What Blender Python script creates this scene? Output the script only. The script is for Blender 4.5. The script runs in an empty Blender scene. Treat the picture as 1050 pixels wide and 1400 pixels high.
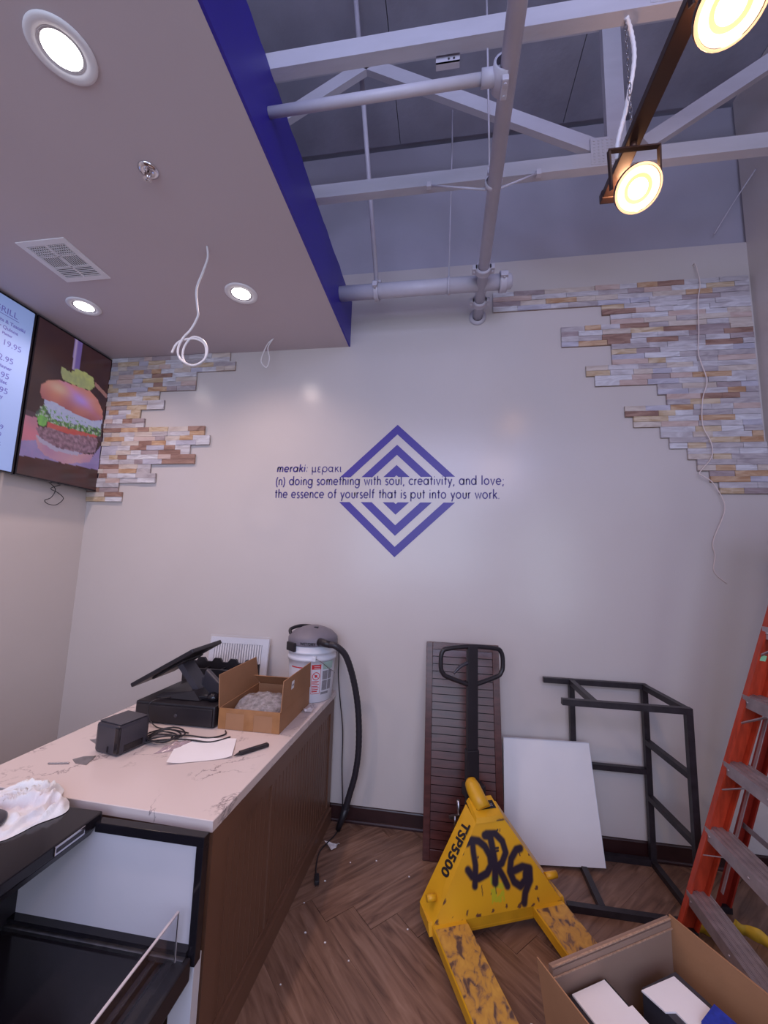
import bpy, bmesh, math, random
from mathutils import Vector, Matrix, noise
random.seed(7)
PI = math.pi
S = bpy.context.scene
COL = S.collection
# ------------------------------------------------------------------ camera
yaw, pitch, roll = -0.152109, 0.128786, 0.028787
cy, sy, cp, sp = math.cos(yaw), math.sin(yaw), math.cos(pitch), math.sin(pitch)
fw = Vector((sy*cp, cy*cp, sp)); rt = Vector((cy, -sy, 0)); up = rt.cross(fw)
rt2 = rt*math.cos(roll) + up*math.sin(roll); up2 = -rt*math.sin(roll) + up*math.cos(roll)
cam = bpy.data.cameras.new('camera'); camo = bpy.data.objects.new('camera', cam); COL.objects.link(camo)
cam.sensor_fit = 'VERTICAL'; cam.sensor_height = 36.0; cam.lens = 546.057/1400*36.0
cam.clip_start = 0.02
camo.matrix_world = Matrix(((rt2.x, up2.x, -fw.x, 0), (rt2.y, up2.y, -fw.y, 0), (rt2.z, up2.z, -fw.z, 1.65), (0, 0, 0, 1)))
S.camera = camo
# ------------------------------------------------------------------ world, lights, exposure
S.view_settings.view_transform = 'Standard'; S.view_settings.look = 'None'
S.view_settings.exposure = 0.0; S.view_settings.gamma = 1.0; S.view_settings.use_curve_mapping = False
w = bpy.data.worlds.new('world'); S.world = w; w.use_nodes = True
bg = w.node_tree.nodes['Background']; bg.inputs[0].default_value = (0.62, 0.66, 1.0, 1); bg.inputs[1].default_value = 0.8

def light(name, kind, loc, power, color, size=0.1, sizey=None, target=None, spot=None, blend=0.5):
    l = bpy.data.lights.new(name, kind); l.energy = power; l.color = color
    if kind == 'AREA':
        l.size = size
        if sizey: l.shape = 'RECTANGLE'; l.size_y = sizey
        else: l.shape = 'DISK'
    else: l.shadow_soft_size = size
    if kind == 'SPOT': l.spot_size = spot; l.spot_blend = blend
    o = bpy.data.objects.new(name, l); COL.objects.link(o); o.location = loc
    if target is not None:
        o.rotation_euler = (Vector(target)-Vector(loc)).to_track_quat('-Z', 'Y').to_euler()
    return o
# daylight through the shopfront behind the camera
light('daylight_storefront', 'AREA', (-0.6, -3.0, 2.25), 62, (0.62, 0.76, 1.0), 2.8, 1.9, (-0.9, 3, 2.75))
light('daylight_side_window', 'AREA', (1.93, -1.45, 1.75), 50, (0.72, 0.84, 1.0), 2.4, 2.0, (-1.5, -.1, 1.9))
light('transom_fill', 'AREA', (0.2, -2.9, 3.7), 76, (0.57, 0.60, 1.0), 3.0, 1.0, (0.2, 2.5, 4.3))  # unseen fill, tinted blue-violet to colour the upper wall and deck

# ------------------------------------------------------------------ materials
def new_mat(name):
    m = bpy.data.materials.new(name); m.use_nodes = True
    nt = m.node_tree; b = nt.nodes['Principled BSDF']
    return m, nt, b
def mat(name, color, rough=0.5, metal=0.0, var=0.08, vscale=6.0, bump=0.0, bscale=60.0, spec=0.5, stretch=None, trans=0.0, ior=1.45, alpha=1.0, color2=None):
    m, nt, b = new_mat(name); N = nt.nodes; L = nt.links
    tc = N.new('ShaderNodeNewGeometry'); mp = N.new('ShaderNodeMapping')
    L.new(tc.outputs['Position'], mp.inputs['Vector'])
    if stretch: mp.inputs['Scale'].default_value = stretch
    nz = N.new('ShaderNodeTexNoise'); nz.inputs['Scale'].default_value = vscale; nz.inputs['Detail'].default_value = 6
    L.new(mp.outputs[0], nz.inputs['Vector'])
    rp = N.new('ShaderNodeValToRGB')
    c2 = color2 or tuple(min(1, c*(1+var)) for c in color); c1 = color if color2 else tuple(c*(1-var) for c in color)
    rp.color_ramp.elements[0].position = 0.35; rp.color_ramp.elements[1].position = 0.65
    rp.color_ramp.elements[0].color = (*c1, 1); rp.color_ramp.elements[1].color = (*c2, 1)
    L.new(nz.outputs['Fac'], rp.inputs[0]); L.new(rp.outputs[0], b.inputs['Base Color'])
    b.inputs['Roughness'].default_value = rough; b.inputs['Metallic'].default_value = metal
    b.inputs['Specular IOR Level'].default_value = spec
    b.inputs['Transmission Weight'].default_value = trans; b.inputs['IOR'].default_value = ior; b.inputs['Alpha'].default_value = alpha
    if bump > 0:
        n2 = N.new('ShaderNodeTexNoise'); n2.inputs['Scale'].default_value = bscale; n2.inputs['Detail'].default_value = 4
        L.new(mp.outputs[0], n2.inputs['Vector'])
        bp = N.new('ShaderNodeBump'); bp.inputs['Strength'].default_value = bump; bp.inputs['Distance'].default_value = 0.01
        L.new(n2.outputs['Fac'], bp.inputs['Height']); L.new(bp.outputs[0], b.inputs['Normal'])
    return m
def emis(name, color, strength):
    m, nt, b = new_mat(name)
    b.inputs['Base Color'].default_value = (*color, 1); b.inputs['Emission Color'].default_value = (*color, 1)
    b.inputs['Emission Strength'].default_value = strength; b.inputs['Roughness'].default_value = 0.4
    return m
def vcol_mat(name, rough=0.5, emit=0.0, metal=0.0, coat=0.0):
    m, nt, b = new_mat(name); N = nt.nodes; L = nt.links
    a = N.new('ShaderNodeVertexColor'); a.layer_name = 'Col'
    if emit > 0:
        L.new(a.outputs[0], b.inputs['Emission Color']); b.inputs['Emission Strength'].default_value = emit
        b.inputs['Base Color'].default_value = (0.02, 0.02, 0.02, 1)
    else: L.new(a.outputs[0], b.inputs['Base Color'])
    b.inputs['Roughness'].default_value = rough; b.inputs['Metallic'].default_value = metal
    return m
M = {}
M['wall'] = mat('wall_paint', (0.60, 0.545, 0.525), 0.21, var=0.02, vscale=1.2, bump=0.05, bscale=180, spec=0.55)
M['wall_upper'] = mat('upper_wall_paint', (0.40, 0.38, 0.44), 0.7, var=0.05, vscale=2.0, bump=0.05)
M['ceil'] = mat('ceiling_paint', (0.58, 0.50, 0.53), 0.75, var=0.015, vscale=1.5, bump=0.03, bscale=250)
M['deck'] = mat('deck_paint', (0.36, 0.36, 0.43), 0.8, var=0.12, vscale=3.0, bump=0.15, bscale=30)
M['truss'] = mat('truss_paint', (0.52, 0.50, 0.56), 0.6, var=0.06, vscale=8, bump=0.12, bscale=40, stretch=(0.3, 1, 1))
M['pipe'] = mat('pipe_paint', (0.56, 0.53, 0.60), 0.42, var=0.04, vscale=9)
M['blue'] = mat('blue_paint', (0.032, 0.019, 0.34), 0.42, var=0.08, vscale=2)
M['base'] = mat('dark_base_wood', (0.034, 0.012, 0.012), 0.32, var=0.15, vscale=10)
M['white_metal'] = mat('white_enamel', (0.84, 0.82, 0.85), 0.4, var=0.02)
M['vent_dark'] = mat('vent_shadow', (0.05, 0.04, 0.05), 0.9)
M['chrome'] = mat('chrome', (0.75, 0.72, 0.75), 0.12, 1.0, var=0.03)
M['steel'] = mat('worn_steel', (0.42, 0.40, 0.42), 0.35, 1.0, var=0.15, vscale=30)
M['black'] = mat('black_plastic', (0.020, 0.017, 0.022), 0.38, var=0.1)
M['black_gloss'] = mat('black_gloss', (0.012, 0.010, 0.014), 0.13, var=0.1)
M['black_metal'] = mat('black_painted_metal', (0.022, 0.017, 0.022), 0.42, var=0.25, vscale=25)
M['charcoal'] = mat('charcoal_plastic', (0.045, 0.042, 0.055), 0.33, var=0.06)
M['grey_plastic'] = mat('grey_plastic', (0.17, 0.155, 0.19), 0.5, var=0.06)
M['white_plastic'] = mat('white_plastic', (0.66, 0.67, 0.74), 0.35, var=0.02)
M['cable_white'] = mat('white_cable', (0.75, 0.72, 0.74), 0.45, var=0.02)
M['cable_beige'] = mat('pale_cable', (0.78, 0.66, 0.62), 0.5, var=0.02)
M['brown'] = mat('brown_cabinet_paint', (0.150, 0.074, 0.048), 0.34, var=0.07, vscale=3)
M['card'] = mat('cardboard', (0.36, 0.185, 0.095), 0.75, var=0.08, vscale=5, bump=0.05, bscale=90)
M['card_edge'] = mat('cardboard_edge', (0.42, 0.27, 0.19), 0.85, var=0.2, vscale=120)
M['card_grey'] = mat('cardboard_inside_grey', (0.30, 0.20, 0.155), 0.8, var=0.05, vscale=5)
M['tape'] = mat('brown_packing_tape', (0.34, 0.16, 0.065), 0.18, var=0.1, vscale=20)
M['paper'] = mat('white_paper', (0.86, 0.84, 0.88), 0.7, var=0.02)
M['red'] = mat('red_print', (0.55, 0.03, 0.04), 0.5)
M['greyprint'] = mat('grey_print', (0.25, 0.24, 0.27), 0.5, var=0.1, vscale=100)
M['greenprint'] = mat('green_print', (0.36, 0.50, 0.45), 0.5, var=0.1)
M['yellow_cloth'] = mat('yellow_strap', (0.62, 0.38, 0.03), 0.6, var=0.15, vscale=20)
M['alu'] = mat('ladder_aluminium', (0.42, 0.36, 0.38), 0.42, 0.55, var=0.15, vscale=15, bump=0.05)
M['orange'] = mat('orange_fibreglass', (0.46, 0.048, 0.018), 0.4, var=0.18, vscale=9, stretch=(6, 6, 0.6), bump=0.04)
M['orange_dark'] = mat('deep_orange_fibreglass', (0.30, 0.024, 0.014), 0.42, var=0.15, vscale=9, stretch=(6, 6, 0.6))
M['mint'] = mat('mint_sticker', (0.35, 0.80, 0.45), 0.5)
M['board'] = mat('white_board', (0.80, 0.77, 0.79), 0.22, var=0.01)
M['shutter'] = mat('dark_cherry_wood', (0.080, 0.022, 0.018), 0.24, var=0.22, vscale=14, stretch=(0.6, 3, 3))
M['decal'] = mat('indigo_vinyl', (0.060, 0.036, 0.30), 0.38, var=0.03)
M['decal_text'] = mat('indigo_vinyl_text', (0.070, 0.045, 0.22), 0.45, var=0.03)
M['case_panel'] = mat('case_liner', (0.62, 0.58, 0.63), 0.25, 0.0, var=0.03, vscale=2)
M['glass'] = mat('clear_acrylic', (0.93, 0.93, 0.97), 0.03, trans=1.0, ior=1.3, var=0.0)
M['glass_edge'] = mat('acrylic_edge', (0.60, 0.55, 0.60), 0.25, var=0.05)
M['cloth'] = mat('white_cloth', (0.72, 0.68, 0.72), 0.85, color2=(0.80, 0.84, 0.88), vscale=9, bump=0.25, bscale=300)
M['bubble'] = mat('bubble_wrap', (0.50, 0.47, 0.50), 0.12, var=0.3, vscale=40, bump=0.9, bscale=110, trans=0.45)
M['amber'] = mat('amber_plastic_bag', (0.62, 0.48, 0.52), 0.12, trans=0.5, var=0.2, vscale=60)
M['hose'] = mat('black_hose', (0.030, 0.026, 0.034), 0.45, var=0.1)
M['track_bronze'] = mat('dark_bronze', (0.055, 0.028, 0.022), 0.4, 0.2, var=0.1)
M['led_cool'] = emis('led_lens', (1.0, 0.95, 0.93), 14.0)
M['lamp_warm'] = emis('lamp_lens', (1.0, 0.74, 0.42), 16.0)
M['lamp_amber'] = emis('lamp_amber_ring', (1.0, 0.62, 0.26), 1.0); M['lamp_pale'] = emis('lamp_pale_ring', (1.0, 0.80, 0.52), 1.5)
M['lamp_refl'] = mat('lamp_reflector', (0.85, 0.62, 0.38), 0.15, 1.0, var=0.05)
M['menu'] = emis('menu_screen', (0.26, 0.36, 0.66), 0.40)
M['menu_text'] = emis('menu_lettering', (0.10, 0.10, 0.36), 0.5)
M['blue_item'] = mat('blue_packaging', (0.02, 0.04, 0.36), 0.3, var=0.2, vscale=60)
M['pvc'] = mat('vent_filter', (0.20, 0.20, 0.25), 0.6, var=0.05)

def ramp_mat(name, stops, scale, rough, stretch=(1, 1, 1), bump=0.0, metal=0.0, dist=0.0, detail=8, objrand=0.0, spec=0.5):
    m, nt, b = new_mat(name); N = nt.nodes; L = nt.links
    tc = N.new('ShaderNodeTexCoord'); mp = N.new('ShaderNodeMapping'); mp.inputs['Scale'].default_value = stretch
    if objrand:
        L.new(tc.outputs['Object'], mp.inputs['Vector'])
        oi = N.new('ShaderNodeObjectInfo'); cx = N.new('ShaderNodeCombineXYZ'); mm = N.new('ShaderNodeMath'); mm.operation = 'MULTIPLY'
        mm.inputs[1].default_value = 37.0; L.new(oi.outputs['Random'], mm.inputs[0]); L.new(mm.outputs[0], cx.inputs[0]); L.new(mm.outputs[0], cx.inputs[1]); L.new(mm.outputs[0], cx.inputs[2])
        L.new(cx.outputs[0], mp.inputs['Location'])
    else:
        g = N.new('ShaderNodeNewGeometry'); L.new(g.outputs['Position'], mp.inputs['Vector'])
    nz = N.new('ShaderNodeTexNoise'); nz.inputs['Scale'].default_value = scale; nz.inputs['Detail'].default_value = detail; nz.inputs['Distortion'].default_value = dist
    L.new(mp.outputs[0], nz.inputs['Vector'])
    rp = N.new('ShaderNodeValToRGB'); e = rp.color_ramp.elements
    e[0].position, e[0].color = stops[0][0], (*stops[0][1], 1); e[1].position, e[1].color = stops[-1][0], (*stops[-1][1], 1)
    for p, c in stops[1:-1]:
        q = e.new(p); q.color = (*c, 1)
    L.new(nz.outputs['Fac'], rp.inputs[0])
    out = rp.outputs[0]
    if objrand:
        hv = N.new('ShaderNodeHueSaturation'); mr = N.new('ShaderNodeMapRange'); mr.inputs['To Min'].default_value = 1-objrand; mr.inputs['To Max'].default_value = 1+objrand
        L.new(oi.outputs['Random'], mr.inputs['Value']); L.new(mr.outputs[0], hv.inputs['Value']); L.new(out, hv.inputs['Color']); out = hv.outputs[0]
    L.new(out, b.inputs['Base Color'])
    b.inputs['Roughness'].default_value = rough; b.inputs['Metallic'].default_value = metal; b.inputs['Specular IOR Level'].default_value = spec
    if bump:
        bp = N.new('ShaderNodeBump'); bp.inputs['Strength'].default_value = bump; bp.inputs['Distance'].default_value = 0.006
        L.new(nz.outputs['Fac'], bp.inputs['Height']); L.new(bp.outputs[0], b.inputs['Normal'])
    return m
M['plank'] = ramp_mat('floor_plank', [(0.26, (0.085, 0.042, 0.028)), (0.42, (0.175, 0.092, 0.062)), (0.55, (0.225, 0.125, 0.086)), (0.74, (0.30, 0.180, 0.130))], 3.2, 0.38, (1.0, 9, 1), 0.10, dist=1.4, objrand=0.09)
M['sub'] = mat('floor_adhesive', (0.07, 0.036, 0.026), 0.8)
M['yellow'] = ramp_mat('yellow_paint', [(0.27, (0.09, 0.05, 0.02)), (0.31, (0.58, 0.30, 0.012)), (0.6, (0.70, 0.36, 0.014)), (0.8, (0.74, 0.40, 0.02))], 6, 0.4, bump=0.05, dist=0.4, detail=10)
M['yellow_worn'] = ramp_mat('scraped_yellow_paint', [(0.36, (0.10, 0.055, 0.045)), (0.43, (0.30, 0.16, 0.07)), (0.50, (0.52, 0.27, 0.05)), (0.68, (0.62, 0.34, 0.06))], 24, 0.5, (1.4, 0.8, 1), 0.15, dist=0.7, detail=14)
STONE = [((0.44, 0.40, 0.42), (0.62, 0.59, 0.62)), ((0.50, 0.47, 0.50), (0.70, 0.69, 0.73)), ((0.36, 0.31, 0.33), (0.52, 0.47, 0.48)),
         ((0.50, 0.41, 0.36), (0.64, 0.56, 0.50)), ((0.42, 0.23, 0.12), (0.60, 0.42, 0.28)), ((0.24, 0.13, 0.10), (0.38, 0.23, 0.18)),
         ((0.46, 0.32, 0.19), (0.66, 0.54, 0.40)), ((0.30, 0.23, 0.24), (0.42, 0.34, 0.35)), ((0.40, 0.38, 0.45), (0.54, 0.52, 0.60)), ((0.50, 0.36, 0.32), (0.60, 0.47, 0.43))]
STW = [20, 14, 12, 12, 5, 6, 7, 7, 7, 8]
SM = [ramp_mat('ledger_stone_%d' % i, [(0.36, a), (0.5, tuple((x+y)/2 for x, y in zip(a, b))), (0.64, b)], 7, 0.55, (1, 1, 4), 0.5, dist=1.2, detail=6) for i, (a, b) in enumerate(STONE)]
def marble():
    m, nt, b = new_mat('veined_quartz'); N = nt.nodes; L = nt.links
    g = N.new('ShaderNodeNewGeometry')
    n1 = N.new('ShaderNodeTexNoise'); n1.inputs['Scale'].default_value = 2.6; n1.inputs['Detail'].default_value = 12; n1.inputs['Distortion'].default_value = 0.5; n1.inputs['Roughness'].default_value = 0.62
    L.new(g.outputs['Position'], n1.inputs['Vector'])
    a = N.new('ShaderNodeMath'); a.operation = 'SUBTRACT'; a.inputs[1].default_value = 0.5; L.new(n1.outputs['Fac'], a.inputs[0])
    c = N.new('ShaderNodeMath'); c.operation = 'ABSOLUTE'; L.new(a.outputs[0], c.inputs[0])
    r = N.new('ShaderNodeValToRGB'); r.color_ramp.elements[0].color = (1, 1, 1, 1); r.color_ramp.elements[0].position = 0.0
    r.color_ramp.elements[1].color = (0, 0, 0, 1); r.color_ramp.elements[1].position = 0.009; L.new(c.outputs[0], r.inputs[0])
    n2 = N.new('ShaderNodeTexNoise'); n2.inputs['Scale'].default_value = 5; n2.inputs['Detail'].default_value = 5; L.new(g.outputs['Position'], n2.inputs['Vector'])
    r2 = N.new('ShaderNodeValToRGB'); r2.color_ramp.elements[0].position = 0.44; r2.color_ramp.elements[1].position = 0.60; L.new(n2.outputs['Fac'], r2.inputs[0])
    mu = N.new('ShaderNodeMath'); mu.operation = 'MULTIPLY'; L.new(r.outputs[0], mu.inputs[0]); L.new(r2.outputs[0], mu.inputs[1])
    mx = N.new('ShaderNodeMix'); mx.data_type = 'RGBA'; mx.inputs['A'].default_value = (0.70, 0.60, 0.585, 1); mx.inputs['B'].default_value = (0.24, 0.19, 0.20, 1)
    L.new(mu.outputs[0], mx.inputs['Factor']); L.new(mx.outputs['Result'], b.inputs['Base Color'])
    b.inputs['Roughness'].default_value = 0.2
    return m
M['quartz'] = marble()

# ------------------------------------------------------------------ mesh helpers
class G:
    def __init__(s): s.v = []; s.f = []; s.m = []; s.sm = []
    def add(s, vs, fs, mi=0, smooth=False):
        n = len(s.v); s.v += [Vector(v) for v in vs]
        for f in fs: s.f.append([i+n for i in f]); s.m.append(mi); s.sm.append(smooth)
        return s
    def box(s, x0, x1, y0, y1, z0, z1, mi=0, X=None, bev=0.0):
        x0, x1 = min(x0, x1), max(x0, x1); y0, y1 = min(y0, y1), max(y0, y1); z0, z1 = min(z0, z1), max(z0, z1)
        if bev <= 0:
            vs = [(x, y, z) for z in (z0, z1) for y in (y0, y1) for x in (x0, x1)]
            fs = [(0, 2, 3, 1), (4, 5, 7, 6), (0, 1, 5, 4), (2, 6, 7, 3), (0, 4, 6, 2), (1, 3, 7, 5)]
            vs = [Vector(v) for v in vs]
        else:
            bm = bmesh.new(); bmesh.ops.create_cube(bm, size=1)
            for v in bm.verts: v.co = Vector(((x0+x1)/2+v.co.x*(x1-x0), (y0+y1)/2+v.co.y*(y1-y0), (z0+z1)/2+v.co.z*(z1-z0)))
            bmesh.ops.bevel(bm, geom=bm.edges[:], offset=bev, segments=2, profile=0.6, affect='EDGES')
            bm.verts.index_update()
            vs = [v.co.copy() for v in bm.verts]; fs = [[v.index for v in f.verts] for f in bm.faces]; bm.free()
        if X is not None: vs = [X @ v for v in vs]
        return s.add(vs, fs, mi)
    def hexa(s, p, mi=0):   # 8 points: bottom 4 ccw, top 4 ccw
        return s.add(p, [(0, 3, 2, 1), (4, 5, 6, 7), (0, 1, 5, 4), (1, 2, 6, 5), (2, 3, 7, 6), (3, 0, 4, 7)], mi)
    def beam(s, a, b, w_, h_, upv=(0, 0, 1), mi=0):
        a, b = Vector(a), Vector(b); d = (b-a).normalized(); u = Vector(upv); r = d.cross(u)
        if r.length < 1e-4: r = d.cross(Vector((0, 1, 0)))
        r.normalize(); u = r.cross(d).normalized(); r *= w_/2; u *= h_/2
        return s.hexa([a-r-u, a+r-u, a+r+u, a-r+u, b-r-u, b+r-u, b+r+u, b-r+u], mi)
    def tube(s, pts, r, n=10, caps=True, mi=0, closed=False, smooth=True):
        pts = [Vector(p) for p in pts]; k = len(pts); rs = r if isinstance(r, (list, tuple)) else [r]*k
        base = len(s.v); t0 = (pts[1]-pts[0]).normalized(); ref = Vector((0, 0, 1)) if abs(t0.z) < 0.9 else Vector((1, 0, 0))
        nn = t0.cross(ref).normalized(); vs = []
        for i, p in enumerate(pts):
            if closed: t = (pts[(i+1) % k]-pts[i-1]).normalized()
            else: t = (pts[min(i+1, k-1)]-pts[max(i-1, 0)]).normalized()
            nn = (nn - t*nn.dot(t)).normalized(); bb = t.cross(nn)
            for j in range(n):
                a = 2*PI*j/n; vs.append(p + (nn*math.cos(a)+bb*math.sin(a))*rs[i])
        fs = [(i*n+j, i*n+(j+1) % n, ((i+1) % k)*n+(j+1) % n, ((i+1) % k)*n+j) for i in range(k if closed else k-1) for j in range(n)]
        s.add(vs, fs, mi, smooth)
        if caps and not closed:
            s.f.append([base+j for j in range(n)][::-1]); s.m.append(mi); s.sm.append(False)
            s.f.append([base+(k-1)*n+j for j in range(n)]); s.m.append(mi); s.sm.append(False)
        return s
    def lathe(s, prof, c, n=32, axis=None, mi=0, a0=0, a1=2*PI, smooth=True):
        c = Vector(c); z = Vector(axis or (0, 0, 1)).normalized(); x = z.orthogonal().normalized() if axis else Vector((1, 0, 0)); y = z.cross(x)
        full = abs(a1-a0-2*PI) < 1e-6; m_ = n if full else n+1; vs = []
        for r, h in prof:
            for j in range(m_):
                a = a0+(a1-a0)*j/n; vs.append(c+z*h+(x*math.cos(a)+y*math.sin(a))*r)
        fs = []
        for i in range(len(prof)-1):
            for j in range(n):
                jj = (j+1) % m_; fs.append((i*m_+j, i*m_+jj, (i+1)*m_+jj, (i+1)*m_+j))
        return s.add(vs, fs, mi, smooth)
    def poly(s, pts, ext=None, mi=0):
        pts = [Vector(p) for p in pts]; n = len(pts)
        if ext is None: return s.add(pts, [list(range(n))], mi)
        e = Vector(ext); return s.add(pts+[p+e for p in pts], [list(range(n))[::-1], list(range(n, 2*n))]+[(i, (i+1) % n, n+(i+1) % n, n+i) for i in range(n)], mi)
W = {}
def obj(name, g, m, parent=None, **props):
    off = W[parent.name] if parent is not None else Vector((0, 0, 0))
    me = bpy.data.meshes.new(name); me.from_pydata([v-off for v in g.v], [], g.f)
    ms = m if isinstance(m, (list, tuple)) else [m]
    for x in ms: me.materials.append(M[x] if isinstance(x, str) else x)
    me.polygons.foreach_set('material_index', g.m); me.polygons.foreach_set('use_smooth', g.sm)
    bm = bmesh.new(); bm.from_mesh(me); bmesh.ops.recalc_face_normals(bm, faces=bm.faces); bm.to_mesh(me); bm.free()
    o = bpy.data.objects.new(name, me); COL.objects.link(o)
    if parent is not None: o.parent = parent
    W[o.name] = off.copy()
    for k, v in props.items(): o[k] = v
    return o
def solo(name, g, m, loc, label, cat, group=None):      # one-mesh thing with its origin at its base
    loc = Vector(loc); g2 = G(); g2.v = [v-loc for v in g.v]; g2.f, g2.m, g2.sm = g.f, g.m, g.sm
    o = obj(name, g2, m); o.location = loc; W[o.name] = loc
    o['label'] = label; o['category'] = cat
    if group: o['group'] = group
    return o
def thing(name, label, cat, loc=(0, 0, 0), group=None):
    o = bpy.data.objects.new(name, None); COL.objects.link(o); o.location = loc; W[o.name] = Vector(loc)
    o.empty_display_size = 0.1
    o['label'] = label; o['category'] = cat
    if group: o['group'] = group
    return o
def struct(name, g, m): return obj(name, g, m, None, kind='structure')
def copy_tree(src, loc, label, extra=None):
    r = src.copy(); COL.objects.link(r); r.location = loc; W[r.name] = Vector(loc); r['label'] = label
    for ch in list(src.children):
        c = ch.copy(); COL.objects.link(c); c.parent = r; W[c.name] = Vector(loc)
        for gch in list(ch.children):
            d = gch.copy(); COL.objects.link(d); d.parent = c
    return r
def smooth_path(pts, n=6, closed=False):
    P = [Vector(p) for p in pts]; k = len(P); out = []
    rng = range(k if closed else k-1)
    for i in rng:
        p1, p2 = P[i], P[(i+1) % k]
        p0 = P[i-1] if (i > 0 or closed) else p1; p3 = P[(i+2) % k] if (closed or i+2 < k) else p2
        for j in range(n):
            t = j/n; out.append(0.5*((2*p1)+(p2-p0)*t+(2*p0-5*p1+4*p2-p3)*t*t+(3*p1-p0-3*p2+p3)*t**3))
    if not closed: out.append(P[-1])
    return out
def text_mesh(body, size, m, X, parent=None, name='lettering', offset=0.0, shear=0.0, align='LEFT', fit=None, depth=0.0005, sy=1.0):
    cu = bpy.data.curves.new(name, 'FONT'); cu.body = body; cu.size = size; cu.offset = offset; cu.shear = shear; cu.align_x = align; cu.extrude = depth; cu.resolution_u = 3
    t = bpy.data.objects.new('tmp', cu); COL.objects.link(t); bpy.context.view_layer.update()
    me = bpy.data.meshes.new_from_object(t.evaluated_get(bpy.context.evaluated_depsgraph_get()))
    COL.objects.unlink(t); bpy.data.objects.remove(t)
    xs = [v.co.x for v in me.vertices]; w0 = max(xs)-min(xs) if xs else 1; k = fit/w0 if fit else 1.0
    off = W[parent.name] if parent is not None else Vector((0, 0, 0))
    for v in me.vertices:
        v.co = X @ Vector((v.co.x*k, v.co.y*sy, v.co.z)) - off
    me.materials.clear(); me.materials.append(M[m])
    o = bpy.data.objects.new(name, me); COL.objects.link(o)
    if parent is not None: o.parent = parent
    W[o.name] = off.copy()
    return o
def frame(o, ex, ey):
    ex = Vector(ex).normalized(); ey = Vector(ey); ey = (ey-ex*ey.dot(ex)).normalized(); ez = ex.cross(ey); o = Vector(o)
    return Matrix(((ex.x, ey.x, ez.x, o.x), (ex.y, ey.y, ez.y, o.y), (ex.z, ey.z, ez.z, o.z), (0, 0, 0, 1)))

# ------------------------------------------------------------------ setting
D = 2.75; XL = -2.81; XR = 1.985; ZD = 4.95; ZS = 3.265; XF = -0.715; YB = -3.4
struct('wall_back', G().box(XL-.1, XR+.1, D, D+.12, -.1, 3.86), 'wall')
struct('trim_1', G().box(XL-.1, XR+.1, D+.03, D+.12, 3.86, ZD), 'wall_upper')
struct('wall_left', G().box(XL-.1, XL, YB, D, -.1, ZD), 'wall')
struct('wall_right', G().box(XR, XR+.1, YB, D, -.1, ZD), 'wall')
g = G(); g.box(XL, -2.4, YB-.1, YB, 0, ZD); g.box(1.85, XR, YB-.1, YB, 0, ZD); g.box(-2.4, 1.85, YB-.1, YB, 0, .35); g.box(-2.4, 1.85, YB-.1, YB, 4.3, ZD)
struct('wall_front', g, 'wall')
g = G()
for y in (-2.65, -1.45, -.25): g.box(XR-.03, XR-.002, y-.02, y+.02, .75, 2.75)
for z in (.73, 2.75): g.box(XR-.03, XR-.002, -2.67, -.23, z-.02, z+.02)
struct('window_2', g, 'white_metal')
g = G()
for x in (-2.4, -1.0, .4, 1.8): g.box(x, x+.06, YB-.08, YB-.02, .35, 4.3)
g.box(-2.34, 1.8, YB-.08, YB-.02, 2.95, 3.03)
wf = struct('window_1', g, 'black_metal')
# roof deck with sheet joints
rd = struct('roof_deck', G().box(XL-.1, XR+.1, YB-.1, D+.12, ZD+.03, ZD+.1), 'deck')
for i in range(4):
    for j in range(6):
        x0 = -2.81+i*1.22; y1 = D-.01-j*1.22*.86
        x1 = min(x0+1.215, XR-.005); y0 = max(y1-1.22*.86+.005, YB)
        obj('deck_panel', G().box(x0, x1, y0, y1, ZD, ZD+.028), 'deck', rd)
# lowered drywall ceiling + blue edge
fa = struct('ceiling', G().box(XL, XF-.012, YB, D, ZS, ZS+.016), 'ceil')
g = G(); n = 150; ys = [YB+(D-YB)*i/n for i in range(n+1)]
zt = [3.625+0.016*noise.noise(Vector((y*7, 0, 0)))+0.010*noise.noise(Vector((y*40, 3, 0))) for y in ys]
for i in range(n):
    g.hexa([(XF-.0115, ys[i], ZS), (XF, ys[i], ZS), (XF, ys[i+1], ZS), (XF-.0115, ys[i+1], ZS), (XF-.0115, ys[i], zt[i]), (XF, ys[i], zt[i]), (XF, ys[i+1], zt[i+1]), (XF-.0115, ys[i+1], zt[i+1])])
obj('fascia', g, 'blue', fa, label='deep blue painted drop edge of the lowered ceiling')
# base boards
def baseboard(name, pr, a, b):
    g = G(); a, b = Vector(a), Vector(b)
    g.add([a+Vector(p) for p in pr]+[b+Vector(p) for p in pr], [list(range(len(pr)))[::-1], list(range(len(pr), 2*len(pr)))]+[(i, (i+1) % len(pr), len(pr)+(i+1) % len(pr), len(pr)+i) for i in range(len(pr))])
    return struct(name, g, 'base')
prof = [(0, 0), (-.022, 0), (-.022, .010), (-.017, .017), (-.011, .020), (-.011, .090), (-.008, .096), (0, .098)]
baseboard('baseboard_back', [(0, p, z) for p, z in prof], (XL+.02, D, 0), (XR-.025, D, 0))
baseboard('baseboard_right', [(p, 0, z) for p, z in prof], (XR, YB, 0), (XR, D-.022, 0))
baseboard('baseboard_left', [(-p, 0, z) for p, z in prof], (XL, YB, 0), (XL, D-.022, 0))
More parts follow.
